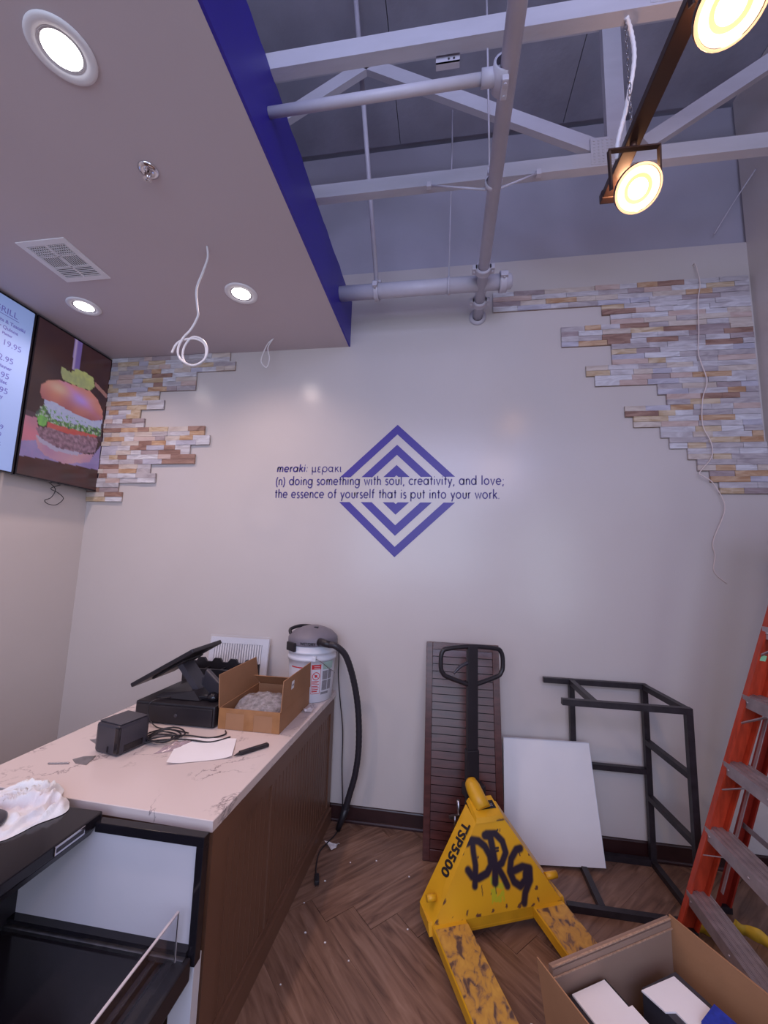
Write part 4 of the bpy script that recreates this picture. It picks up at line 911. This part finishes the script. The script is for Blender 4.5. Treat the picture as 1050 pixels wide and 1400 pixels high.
g = G(); n = 20
for i in range(n):
    def cp(a, r): aa = math.radians(-60.5+math.degrees(r*math.cos(a)/.147)); zz = .160+r*math.sin(a); return (bx+(rb(zz)+.0013)*math.cos(aa), by+(rb(zz)+.0013)*math.sin(aa), bz+zz)
    a, b = 2*PI*i/n, 2*PI*(i+1)/n; g.poly([cp(a, .024), cp(b, .024), cp(b, .0195), cp(a, .0195)])
for i in range(4): g.poly([cp(PI*.75, .022-.011*i), cp(PI*.75+.2, .022-.011*i), cp(PI*.75+.2, .011-.011*i if i < 1 else -.011*i+.011), cp(PI*.75, .011-.011*i if i < 1 else -.011*i+.011)])
g.poly([cp(PI*.25, .010), cp(PI*.75, .012), cp(PI*1.25, .012), cp(PI*1.75, .010)])
obj('warning_mark', g, 'red', bu)
for k, (z0_, z1_, a1_) in enumerate(((.126, .131, -53), (.118, .122, -56), (.110, .114, -52), (.098, .103, -55), (.089, .093, -52), (.078, .084, -54), (.066, .073, -56))): patch(-70, a1_, z0_, z1_, 'red', e=.0012)
for z in (.206, .216): patch(-66, -52, z, z+.003, 'white_plastic', e=.0012)
patch(-44, -12, .195, .240, 'greenprint')
for a0_, a1_ in ((-44, -29), (-27, -14)):
    for z0_, z1_ in ((.135, .188), (.072, .130)): patch(a0_, a1_, z0_, z1_, 'greyprint')
patch(-46, -22, .048, .062, 'greyprint'); patch(-128, -78, .205, .212, 'red')
g = G().lathe([(.155, .334), (.158, .340), (.158, .372), (.150, .385), (.120, .412), (.075, .432), (.045, .440), (0, .441)], (bx, by, bz), 40)
hd = obj('vacuum_head', g, 'grey_plastic', bk, label='grey domed vacuum head')
for a in (-128, 52): 
    A_2 = math.radians(a); X = frame((bx+.156*math.cos(A_2), by+.156*math.sin(A_2), bz+.325), (-math.sin(A_2), math.cos(A_2), 0), (0, 0, 1))
    obj('latch', G().box(-.045, .045, -.025, .028, -.006, .012, X=X, bev=.006), 'black', bk)
obj('carry_handle', G().tube(smooth_path([(bx-.13, by-.05, bz+.385), (bx-.145, by-.03, bz+.415), (bx-.10, by+.03, bz+.43), (bx-.04, by+.07, bz+.425)], 5), .011, 10), 'black', bk)
obj('decal', G().poly([(bx-.095, by-.098, bz+.3975), (bx-.028, by-.127, bz+.3975), (bx-.015, by-.088, bz+.4215), (bx-.075, by-.062, bz+.4215)], (0, 0, .0012)), 'greyprint', hd)
X = frame((bx-.03, by-.1585, bz+.345), (1, .02, 0), (0, 0, 1)); text_mesh('WET/DRY', .022, 'black', X, hd, 'lettering', offset=.0006, depth=.001)
obj('power_switch', G().box(bx+.02, bx+.045, by-.055, by-.035, bz+.432, bz+.442, bev=.002), 'black', hd)
obj('inlet_port', G().tube([(bx+.085, by-.125, bz+.362), (bx+.125, by-.150, bz+.362), (bx+.165, by-.160, bz+.358)], [.026, .022, .020], 16), 'black', bk)
hp_ = [(bx+.16, by-.16, bz+.359), (-.637, 2.42, 1.148), (-.585, 2.46, 1.085), (-.545, 2.52, .93), (-.520, 2.57, .74), (-.515, 2.60, .52), (-.535, 2.62, .35), (-.575, 2.63, .20), (-.590, 2.63, .14)]
hs = smooth_path(hp_, 14); obj('hose', G().tube(hs, [.0185 if i % 2 else .0200 for i in range(len(hs))], 12), 'hose', bk)
obj('hose_cuff', G().tube([(-.588, 2.63, .145), (-.612, 2.632, .075), (-.634, 2.633, .015)], [.023, .020, .0165], 14), 'black', bk)
obj('bucket_handle', G().tube(smooth_path([(bx+.060, by-.142, bz+.268), (bx+.10, by-.148, bz+.255), (bx+.145, by-.09, bz+.20), (bx+.16, by-.03, bz+.17), (bx+.152, by-.01, bz+.155)], 6), .0022, 6), 'steel', bk)
obj('handle_lug', G().box(bx+.048, bx+.072, by-.152, by-.138, bz+.250, bz+.280, bev=.003), 'white_plastic', bk)
cc = [(bx+.10, 2.705, bz+.36), (-.70, 2.725, 1.05), (-.695, 2.722, .90), (-.675, 2.72, .74), (-.650, 2.72, .56), (-.645, 2.72, .34), (-.63, 2.71, .13), (-.625, 2.69, .03), (-.640, 2.60, .008), (-.668, 2.52, .007), (-.690, 2.43, .007), (-.672, 2.32, .007), (-.650, 2.26, .008)]
obj('power_cord', G().tube(smooth_path(cc, 8), .0035, 8), 'black', bk)
X = frame((-.650, 2.262, .012), (.35, -1, 0), (1, .35, 0)); g = G().box(0, .055, -.012, .012, -.010, .012, X=X, bev=.004)
for s_ in (-.006, .006): g.box(.055, .072, s_-.001, s_+.001, -.003, .003, X=X)
obj('plug', g, 'black', bk)
sheet('paper_scrap', [(-.690, 2.535), (-.592, 2.520), (-.600, 2.500), (-.635, 2.455)], 0, 'small white paper scrap on the floor near the vacuum hose', curl=.01, seed=6)
g = G()
for x, y in ((-.50, 2.40), (-.36, 2.44), (-.17, 2.36), (-.60, 1.95), (-.50, 1.92), (-.66, 2.10), (-.55, 1.55), (-.62, 1.72), (-.38, 1.86), (-.15, 2.05), (.33, 1.75), (-.60, 2.25)):
    r_ = random.uniform(.002, .0045); g.box(x-r_, x+r_, y-r_*.7, y+r_*.7, .0004, .003)
o = solo('crumbs', g, 'paper', (0, 2, 0), 'tiny pale crumbs scattered on the wood plank floor', 'debris'); o['kind'] = 'stuff'

# ------------------------------------------------------------------ leaning shutter panel
sh = thing('louvred_shutter', 'dark cherry wood louvred shutter leaning against the back wall', 'shutter', (.12, 2.5, 0))
ly = Vector((0, .222, 1.155)).normalized(); X = frame((-.107, 2.490, .004), (1, .006, 0), ly)   # ez points toward the room (-y)
Hs = 1.172; Ws = .455; st_ = .040
for nm, a in (('stile', (0, st_, 0, Hs)), ('stile', (Ws-st_, Ws, 0, Hs)), ('rail', (st_, Ws-st_, 0, .055)), ('rail', (st_, Ws-st_, Hs-.045, Hs))):
    obj(nm, G().box(a[0], a[1], a[2], a[3], -.028, 0, X=X, bev=.002), 'shutter', sh)
ns = 24; p = (Hs-.100)/ns
for k in range(ns):
    z = .055+k*p
    g = G().hexa([X @ Vector(q) for q in [(st_+.001, z+.004, -.005), (Ws-st_-.001, z+.004, -.005), (Ws-st_-.001, z+.001, -.018), (st_+.001, z+.001, -.018), (st_+.001, z+p-.0005, -.008), (Ws-st_-.001, z+p-.0005, -.008), (Ws-st_-.001, z+p-.0002, -.018), (st_+.001, z+p-.0002, -.018)]])
    obj('slat', g, 'shutter', sh)
obj('back_board', G().box(st_, Ws-st_, .05, Hs-.04, -.027, -.021, X=X), 'base', sh)

# ------------------------------------------------------------------ black tube rack
rk = thing('tube_frame', 'black square tube metal frame standing against the back wall', 'metal frame', (.98, 2.5, 0))
T = .030
def bar(nm, a, b): obj(nm, G().beam(a, b, T, T, (0, 0, 1) if abs(a[2]-b[2]) < .3 else (0, 1, 0)), 'black_metal', rk)
yb_w, yf = 2.705, 2.30; xl, xr = .775, 1.185; xr2 = 1.205
bar('top_bar', (.612, yb_w, .968), (xr+.015, yb_w, .968)); bar('top_bar', (.610, yf, .968), (xr2+.015, yf, .968))
bar('side_bar', (xl, yb_w-.016, .966), (xl, yf+.016, .966)); bar('side_bar', (xr, yb_w-.016, .966), (xr2, yf+.016, .966))
bar('leg', (xl, yb_w, .015), (xl, yb_w, .952)); bar('leg', (xr, yb_w, .015), (xr, yb_w, .952)); bar('leg', (xr2, yf, .03), (xr2, yf, .952))
bar('rung', (xl+.016, yb_w, .497), (xr-.016, yb_w, .497))
bar('rung', (xr, yb_w-.016, .66), (xr2, yf+.016, .66)); bar('rung', (xr, yb_w-.016, .36), (xr2, yf+.016, .36))
bar('bottom_bar', (.80, yb_w, .016), (xr-.016, yb_w, .016)); bar('bottom_bar', (.610, yf, .016), (xr2+.015, yf, .016))
bar('side_bar', (xl, yb_w-.016, .016), (xl, yf+.016, .016)); bar('side_bar', (xr, yb_w-.016, .016), (xr2, yf+.016, .016))

# ------------------------------------------------------------------ leaning white board
P = [Vector((.352, 2.560, .001)), Vector((.888, 2.575, .034)), Vector((.853, 2.672, .634)), Vector((.366, 2.672, .622))]
nrm = Vector((0, .011, -.002)); g = G().hexa([P[0], P[1], P[1]+nrm, P[0]+nrm, P[3], P[2], P[2]+nrm, P[3]+nrm])
wb = thing('white_board', 'blank white board leaning beside the dark shutter', 'board', (.62, 2.57, 0)); obj('panel', g, 'board', wb)
g = G()
for a, b in ((P[3], P[2]), (P[2], P[1])): g.beam(a+nrm*.5, b+nrm*.5, .0135, .003, (0, 0, 1) if a is P[3] else (1, 0, 0))
obj('edge_strip', g, 'white_plastic', wb)

# ------------------------------------------------------------------ pallet jack
PL = Vector((-.031, 1.977, 0)); jd = Vector((.924, .382, 0)).normalized(); jb = Vector((-jd.y, jd.x, 0))
def J(a, b, z): return PL+jd*a+jb*b+Vector((0, 0, z))
JX = frame(PL, jd, jb)
pj = thing('pallet_jack', 'yellow pallet jack with DRG sprayed in black on its frame', 'pallet jack', J(.324, 0, 0))
for a0 in (-.004, .492):
    g = G(); wd = .160; Lf = 1.12
    sec = [(a0, .045), (a0, .084), (a0+.006, .090), (a0+wd-.006, .090), (a0+wd, .084), (a0+wd, .045)]
    P_ = [J(a, .02, z) for a, z in sec]+[J(a, -Lf+.12, z) for a, z in sec]+[J(a+(.03 if i < 3 else -.03), -Lf, min(z, .075)) for i, (a, z) in enumerate(sec)]
    n = 6; g.add(P_, [list(range(n))[::-1], list(range(2*n, 3*n))]+[(i, (i+1) % n, n+(i+1) % n, n+i) for i in range(n)]+[(n+i, n+(i+1) % n, 2*n+(i+1) % n, 2*n+i) for i in range(n)])
    fk = obj('fork', g, 'yellow', pj)
    obj('fork_top', G().box(a0+.004, a0+wd-.004, -Lf+.13, -.02, .0902, .0908, X=JX), 'yellow_worn', fk, label='scraped worn fork top')
    obj('load_roller', G().tube([J(a0+.04, -Lf+.20, .032), J(a0+wd-.04, -Lf+.20, .032)], .031, 16), 'grey_plastic', fk)
# painted front plate: fine grid with sprayed letters in a colour layer
e1 = jd; e2 = (jb*.10+Vector((0, 0, .325))); Lp = e2.length; e2 = e2/Lp; F0 = J(0, 0, .09)
SPR = [([(.195, .268), (.223, .276), (.255, .269), (.284, .246), (.305, .208), (.305, .172), (.279, .145), (.234, .133), (.204, .143), (.186, .168)], .0125),
       ([(.223, .272), (.222, .229), (.226, .182), (.22, .144), (.212, .108)], .0115), ([(.291, .287), (.318, .282), (.322, .241), (.325, .185), (.321, .14), (.315, .108)], .0135),
       ([(.300, .292), (.346, .288), (.379, .255), (.389, .21), (.362, .174), (.335, .165), (.361, .12), (.375, .088)], .0120), ([(.325, .232), (.352, .232)], .004), ([(.325, .222), (.350, .222)], .004),
       ([(.469, .217), (.446, .215), (.412, .183), (.397, .138), (.412, .098), (.441, .079), (.473, .098), (.477, .121)], .0125), ([(.42, .139), (.466, .148), (.503, .137), (.497, .095), (.462, .054), (.449, .018)], .0125),
       ([(.315, .110), (.314, .070)], .002), ([(.348, .292), (.362, .302)], .003), ([(.458, .215), (.462, .190)], .002), ([(.245, .105), (.246, .070)], .0015)]
def sdist(p, line):
    best = 9
    for i in range(len(line)-1):
        a, b = Vector(line[i]), Vector(line[i+1]); ab = b-a; t = max(0, min(1, (p-a).dot(ab)/ab.length_squared)); best = min(best, (p-a-ab*t).length)
    return best
nu, nv = 150, 84; g = G(); cols = []
for j in range(nv+1):
    v = j/nv; y = v*Lp
    for i in range(nu+1):
        u = i/nu; x = (.252*v)*(1-u)+(.647-.242*v)*u
        g.v.append(F0+e1*x+e2*y); p = Vector((x, y)); n1 = noise.noise(Vector((x*9, y*9, 2))); n2 = noise.noise(Vector((x*60, y*60, 7))); n3 = noise.noise(Vector((x*26, y*40, 3)))
        c = Vector((.70+.05*n1, .355+.04*n1, .013))
        if .288+(y-.04)*.03 < x < .352+(y-.04)*.08 and .034 < y < .13 and n2+1.2*n3 > -.35: c = Vector((.50, .45, .02))
        chip = n3*1.0+.7*n2+max(0, .05-y)*9+max(0, .025-min(u, 1-u))*12
        if chip > .78: c = Vector((.13, .055, .03))
        k = 0
        for ln, wd in SPR:
            if abs(ln[0][0]-x) > .2: continue
            d_ = sdist(p, ln); s_ = 1-max(0, min(1, (d_-wd*.90)/(wd*.85))); k = max(k, s_*s_*(3-2*s_))
        c = c*(1-k)+Vector((.022, .014, .028))*k; cols.append((c.x, c.y, c.z, 1))
g.f = [[j*(nu+1)+i, j*(nu+1)+i+1, (j+1)*(nu+1)+i+1, (j+1)*(nu+1)+i] for j in range(nv) for i in range(nu)]; g.m = [0]*len(g.f); g.sm = [False]*len(g.f)
M['sprayed'] = vcol_mat('sprayed_yellow_plate', .38)
fp = obj('front_plate', g, 'sprayed', pj, label='yellow plate with black spray paint letters DRG')
cl_ = fp.data.color_attributes.new('Col', 'FLOAT_COLOR', 'POINT')
for k, c in enumerate(cols): cl_.data[k].color = c
obj('skirt', G().hexa([J(.150, .001, .040), J(.496, .001, .040), J(.496, .014, .040), J(.150, .014, .040), J(.150, .001, .0905), J(.496, .001, .0905), J(.496, .014, .0905), J(.150, .014, .0905)]), 'yellow', pj)
TFl, TFr = J(.252, .10, .415), J(.405, .10, .415); TBl, TBr = J(.245, .20, .445), J(.412, .20, .445); BBl, BBr = J(-.022, .125, .095), J(.669, .125, .095)
for s_, (f0, b0, t0, t1_) in (('l', (J(0, .0005, .09), BBl, TFl, TBl)), ('r', (J(.647, .0005, .09), BBr, TFr, TBr))):
    inn = jd*(.006 if s_ == 'l' else -.006)+Vector((0, 0, -.003))
    sd = obj('side_plate', G().hexa([f0, b0, b0+inn, f0+inn, t0, t1_, t1_+inn, t0+inn]), 'yellow', pj)
    if s_ == 'l':
        dn = (BBl*.5+f0*.5-(TFl+TBl)/2).normalized(); ac = (f0-BBl); nf = dn.cross(ac).normalized()
        if nf.dot(jd) > 0: nf = -nf
        upv = nf.cross(dn)
        X = frame((TFl+TBl)/2+dn*.045+nf*.0035-upv*.018, dn, upv); text_mesh('TSP5500', .070, 'black', X, sd, 'lettering', offset=.0022, fit=.235, depth=.0006)
obj('base_plate', G().hexa([J(-.02, .0, .05), J(.667, .0, .05), J(.667, .125, .05), J(-.02, .125, .05), J(-.02, .016, .094), J(.667, .016, .094), J(.667, .125, .094), J(-.02, .125, .094)]), 'yellow', pj)
obj('pivot_pin', G().tube([J(.030, .060, .155), J(-.012, .060, .155)], .014, 16), 'yellow', pj)
obj('pivot_pin', G().tube([J(.600, .060, .160), J(.662, .060, .160)], .016, 16), 'yellow', pj)
cap = obj('top_cap', G().hexa([J(.250, .095, .413), J(.407, .095, .413), J(.402, .215, .45), J(.255, .215, .45), J(.258, .105, .432), J(.399, .105, .432), J(.392, .21, .468), J(.265, .21, .468)]), 'yellow', pj)
X = frame(J(.328, .158, .4515), jd, (J(0, .21, .468)-J(0, .105, .432)))
lb = obj('rating_label', G().box(-.050, .056, -.018, .026, .0002, .0012, X=X), 'black_gloss', cap, label='small black rating label')
text_mesh('5500 LBS', .020, 'greyprint', frame(X @ Vector((-.042, -.006, .0014)), jd, X.to_3x3() @ Vector((0, 1, 0))), lb, 'lettering', fit=.085)
g = G(); sp = [(J(.318, .15, .440), .040), (J(.308, .195, .475), .040), (J(.300, .228, .506), .038), (J(.297, .250, .518), .033), (J(.296, .266, .518), .018)]
g.tube([p for p, r in sp], [r for p, r in sp], 20); obj('pump_hood', g, 'yellow', pj)
obj('pump_body', G().tube([J(.324, .27, .12), J(.324, .27, .30), J(.324, .27, .47)], [.055, .055, .04], 20), 'black_metal', pj)
obj('yoke', G().box(.270, .378, .235, .305, .44, .50, X=JX, bev=.006), 'black_metal', pj)
obj('sleeve', G().box(.289, .357, .268, .308, .47, .665, X=JX, bev=.004), 'black', pj)
obj('handle_shaft', G().box(.294, .353, .272, .302, .665, 1.205, X=JX, bev=.004), 'black', pj)
lp = [(.175, 1.196), (.146, 1.180), (.138, 1.150), (.138, 1.095), (.150, 1.068), (.175, 1.048), (.292, 1.005), (.324, 1.000), (.356, 1.003), (.478, 1.038), (.503, 1.060), (.513, 1.085), (.513, 1.140), (.502, 1.172), (.473, 1.190), (.324, 1.205)]
g = G().tube(smooth_path([J(a, .287, z) for a, z in lp], 3, True), .0125, 10, closed=True)
obj('handle_loop', g, 'black', pj)
obj('release_lever', G().tube(smooth_path([J(.30, .285, 1.120), J(.25, .280, 1.100), J(.209, .276, 1.066)], 5), [.010]*5+[.009]*3+[.006]*3, 8), 'charcoal', pj)
g = G(); g.tube([J(.245, .27, .33), J(.235, .27, .43)], .009, 10); g.box(.185, .25, .26, .275, .345, .360, X=JX); g.tube([J(.215, .262, .30), J(.215, .262, .36)], .006, 8)
obj('pump_linkage', g, 'steel', pj)
for a in (.262, .342): obj('steer_wheel', G().lathe([(.0, 0), (.085, 0), (.095, .006), (.095, .038), (.085, .044), (0, .044)], J(a, .27, .096), 28, tuple(jd)), 'black', pj)

# ------------------------------------------------------------------ step ladder
ld = thing('step_ladder', 'tall orange fibreglass step ladder with grey metal treads', 'ladder', (1.25, 2.0, 0))
def rail(nm, f, s, ztop, mirror, m='orange', wd=.080, z0=0.0):
    my = -1 if not mirror else 1
    pr_ = [(0, 0), (wd, 0), (wd, my*.030), (wd-.008, my*.030), (wd-.010, my*.006), (.010, my*.006), (.008, my*.030), (0, my*.030)]
    a = [Vector((f[0]+x+s[0]*z0, f[1]+y+s[1]*z0, z0)) for x, y in pr_]; b = [Vector((f[0]+x+s[0]*ztop, f[1]+y+s[1]*ztop, ztop)) for x, y in pr_]; n = 8
    return obj(nm, G().add(a+b, [list(range(n))[::-1], list(range(n, 2*n))]+[(i, (i+1) % n, n+(i+1) % n, n+i) for i in range(n)]), m, ld)
s1 = (.223, -.162); s2 = (.223, -.06); F1 = (1.071, 2.272); F2 = (1.060, 1.66)
r1 = rail('front_rail', F1, s1, 2.05, False, z0=.012); rail('front_rail', F2, s2, 2.05, True, z0=.012)
s3 = (.16, -.21); s4 = (.16, -.09); F3 = (1.345, 2.455); F4 = (1.345, 1.66)
rail('rear_rail', F3, s3, 2.05, False, 'orange_dark', .055, .012); rail('rear_rail', F4, s4, 2.05, True, 'orange_dark', .055, .012)
for f in (F1, F2, F3, F4):
    my = -1 if f in (F1, F3) else 1; obj('foot', G().box(f[0]-.004, f[0]+.084 if f in (F1, F2) else f[0]+.064, f[1]-(.036 if my < 0 else .004), f[1]+(.004 if my < 0 else .036), 0, .030, bev=.002), 'black', ld)
for k in range(6):
    z = .205+.3048*k; a = Vector((F1[0]+s1[0]*z, F1[1]+s1[1]*z, z)); b = Vector((F2[0]+s2[0]*z, F2[1]+s2[1]*z, z))
    ax = (b-a); a2, b2 = a+ax*.012, b-ax*.012; dx = Vector((.088, 0, 0)); g = G()
    g.hexa([a2-Vector((0, 0, .003)), b2-Vector((0, 0, .003)), b2+dx-Vector((0, 0, .003)), a2+dx-Vector((0, 0, .003)), a2, b2, b2+dx, a2+dx])
    g.hexa([a2+Vector((-.004, 0, -.052)), b2+Vector((-.004, 0, -.052)), b2+Vector((0, 0, -.052)), a2+Vector((0, 0, -.052)), a2+Vector((-.004, 0, .001)), b2+Vector((-.004, 0, .001)), b2+Vector((0, 0, .001)), a2+Vector((0, 0, .001))])
    g.hexa([a2+dx+Vector((0, 0, -.03)), b2+dx+Vector((0, 0, -.03)), b2+dx+Vector((.003, 0, -.03)), a2+dx+Vector((.003, 0, -.03)), a2+dx, b2+dx, b2+dx+Vector((.003, 0, 0)), a2+dx+Vector((.003, 0, 0))])
    for q in (.010, .016, .034, .040, .060, .066, .082): 
        e = Vector((q, 0, 0)); h_ = Vector((.0030, 0, 0)); g.hexa([a2+e, b2+e, b2+e+h_, a2+e+h_, a2+e+Vector((0, 0, .003)), b2+e+Vector((0, 0, .003)), b2+e+h_+Vector((0, 0, .003)), a2+e+h_+Vector((0, 0, .003))])
    for t in (.06, .5): g.lathe([(.006, -.0045), (.005, -.007), (0, -.0075)], a2+(b2-a2)*t+Vector((0, 0, -.026)), 10, (1, 0, 0))
    st = obj('tread', g, 'alu', ld)
    if z > .3:
        g = G().beam(a+Vector((.010, -.13, -.050)), a+Vector((.010-.028, -.012+.03, -.135)), .004, .018, (1, 0, 0)); obj('tread_brace', g, 'alu', st)
for k in range(3):
    z = .45+.55*k; a = Vector((F3[0]+s3[0]*z+.02, F3[1]+s3[1]*z-.007, z)); b = Vector((F4[0]+s4[0]*z+.02, F4[1]+s4[1]*z+.007, z))
    obj('rear_brace', G().beam(a, b, .004, .026), 'alu', ld)
obj('spreader', G().beam((F1[0]+s1[0]*1.35+.08, F1[1]+s1[1]*1.35-.02, 1.35), (F3[0]+s3[0]*1.35, F3[1]+s3[1]*1.35-.02, 1.35), .004, .022), 'alu', ld)
obj('inner_strut', G().beam((F1[0]+s1[0]*.25+.10, F1[1]+s1[1]*.25-.06, .25), (F1[0]+s1[0]*1.70+.055, F1[1]+s1[1]*1.70-.06, 1.70), .004, .014, (0, 1, 0)), 'alu', ld)
obj('top_cap', G().box(F1[0]+s1[0]*2.05-.02, F3[0]+.42, F2[1]+s2[1]*2.05-.05, F1[1]+s1[1]*2.05+.03, 2.05, 2.09, bev=.008), 'orange', ld)
z = 1.275; obj('sticker', G().poly([(F1[0]+s1[0]*z+.012, F1[1]+s1[1]*z-.0068, z), (F1[0]+s1[0]*z+.046, F1[1]+s1[1]*z-.0068, z-.004), (F1[0]+s1[0]*(z+.026)+.046, F1[1]+s1[1]*(z+.026)-.0068, z+.020), (F1[0]+s1[0]*(z+.026)+.012, F1[1]+s1[1]*(z+.026)-.0068, z+.026)], (0, -.0008, 0)), 'mint', ld, label='small mint green sticker')
# yellow strap round the ladder foot
sp_ = smooth_path([(1.165, 2.30, 0), (1.21, 2.27, 0), (1.26, 2.265, 0), (1.31, 2.285, 0), (1.36, 2.31, 0), (1.43, 2.26, 0), (1.48, 2.18, 0), (1.50, 2.08, 0)], 8)
g = G(); P_ = []
for i, p in enumerate(sp_): w_ = .004*math.sin(i*1.3); P_ += [(p.x, p.y+w_, .003), (p.x+.004, p.y-.004+w_, .055+.008*math.sin(i*.7))]
g.add(P_, [(2*i, 2*i+2, 2*i+3, 2*i+1) for i in range(len(sp_)-1)], 0, True)
o = solo('yellow_strap', g, 'yellow_cloth', (1.25, 2.2, 0), 'loose yellow webbing strap on the floor behind the ladder foot', 'strap')
md = o.modifiers.new('thick', 'SOLIDIFY'); md.thickness = .003

# ------------------------------------------------------------------ open carton in the near right corner
BL, BR = Vector((.345, 1.500, 0)), Vector((.822, 1.768, 0)); wv = (BR-BL).normalized(); dv = Vector((wv.y, -wv.x, 0)); dep = .44
FR, FL = BR+dv*dep, BL+dv*dep; z0, z1 = .0925, .400; t_ = .006
def pan(a, b, z0_, z1_, nrm_, m='card', nm='side', par=None, oa=Vector(), ob=Vector()):
    u = nrm_*t_; return obj(nm, G().hexa([a+Vector((0, 0, z0_)), b+Vector((0, 0, z0_)), b+u+Vector((0, 0, z0_)), a+u+Vector((0, 0, z0_)), a+oa+Vector((0, 0, z1_)), b+ob+Vector((0, 0, z1_)), b+ob+u+Vector((0, 0, z1_)), a+oa+u+Vector((0, 0, z1_))]), m, par)
bxx = thing('open_carton', 'large open cardboard carton of papers in the bottom right corner, set on a jack fork', 'box', ((BL+FR)/2)+Vector((0, 0, z0)))
pan(BL, BR, z0, z1, dv, 'card_grey', 'side', bxx); pan(BR, FR, z0, z1+.018, -wv, 'card', 'side', bxx); pan(FL, FR, z0, z1, -dv, 'card', 'side', bxx); pan(BL-dv*-.002, FL, z0, z1+.055, wv*.7, 'card', 'side', bxx, oa=-wv*.062+dv*.004, ob=-wv*.062)
pan(BL-wv*.03+dv*.03, FL-wv*.03, z0, .285, wv*.7, 'card', 'flap', bxx, oa=-wv*.115, ob=-wv*.115)
obj('bottom', G().hexa([p+Vector((0, 0, z)) for z in (z0-.0012, z0+.004) for p in (BL, BR, FR, FL)]), 'card', bxx)
# folded double rim on the back wall
obj('folded_flap', G().hexa([BL-dv*.008+Vector((0, 0, z1-.05)), BR-dv*.008+Vector((0, 0, z1-.05)), BR+Vector((0, 0, z1-.05)), BL+Vector((0, 0, z1-.05)), BL-dv*.012+Vector((0, 0, z1+.006)), BR-dv*.012+Vector((0, 0, z1+.006)), BR+dv*.002+Vector((0, 0, z1+.006)), BL+dv*.002+Vector((0, 0, z1+.006))]), 'card_grey', bxx)
g = G().beam(BL+dv*.0095+Vector((0, 0, z1-.018)), BR+dv*.0095+Vector((0, 0, z1-.020)), .004, .004); g.beam(BL+dv*.004+Vector((0, 0, z1+.008)), BR+dv*.004+Vector((0, 0, z1+.008)), .006, .003)
obj('rim_edge', g, 'card_edge', bxx)
# stacks of papers inside
def stack(nm, c, h0, h1, lab, m, cat): return solo(nm, G().poly([Vector((x, y, h0)) for x, y in c], (0, 0, h1-h0)), m, (c[0][0], c[0][1], h0), lab, cat)
def q(p, a_, b_): return (p[0]+wv.x*a_+dv.x*b_, p[1]+wv.y*a_+dv.y*b_)
p0 = (.405, 1.500)
c_ = [q(p0, -.030, -.006), q(p0, .145, -.006), q(p0, .145, .36), q(p0, -.030, .36)]
stack('binder', c_, z0+.006, .335, 'black binder standing at the left inside the near carton', 'black', 'binder')
stack('paper_stack', [q(p0, 0, 0), q(p0, .135, 0), q(p0, .135, .085), q(p0, .150, .085), q(p0, .150, .35), q(p0, 0, .35)], .3355, .3405, 'white papers on the black binder in the near carton', 'paper', 'paper')
p1_ = (.640, 1.560)
c_ = [q(p1_, .005, -.012), q(p1_, .160, -.012), q(p1_, .160, .33), q(p1_, .005, .33)]
stack('binder', c_, z0+.006, .330, 'dark binder at the right inside the near carton', 'charcoal', 'binder')
stack('paper_stack', [q(p1_, -.01, -.004), q(p1_, .135, 0), q(p1_, .145, .20), q(p1_, .03, .20), q(p1_, .03, .075), q(p1_, .0, .065)], .3305, .335, 'white papers toward the right side of the near carton', 'paper', 'paper')
stack('blue_packet', [q(p1_, .06, .128), q(p1_, .15, .110), q(p1_, .16, .30), q(p1_, .06, .30)], .3355, .350, 'deep blue packet on the papers at the bottom edge', 'blue_item', 'packet')

# counter things sit slightly nearer the room
for o in list(COL.objects):
    if o.parent is None and o.get('category') and abs(o.location.z-ZT) < .12 and o.name.split('.')[0] in ('receipt_printer', 'cash_drawer', 'touch_screen_till', 'barcode_scanner', 'cardboard_box', 'bubble_wrap', 'paper_sheet', 'box_cutter', 'metal_plate', 'drill_bit', 'plastic_sachet', 'cable_bundle', 'till_cable', 'folded_card', 'cup_holder', 'plastic_bag'):
        o.location.x *= .978; o.location.y *= .978
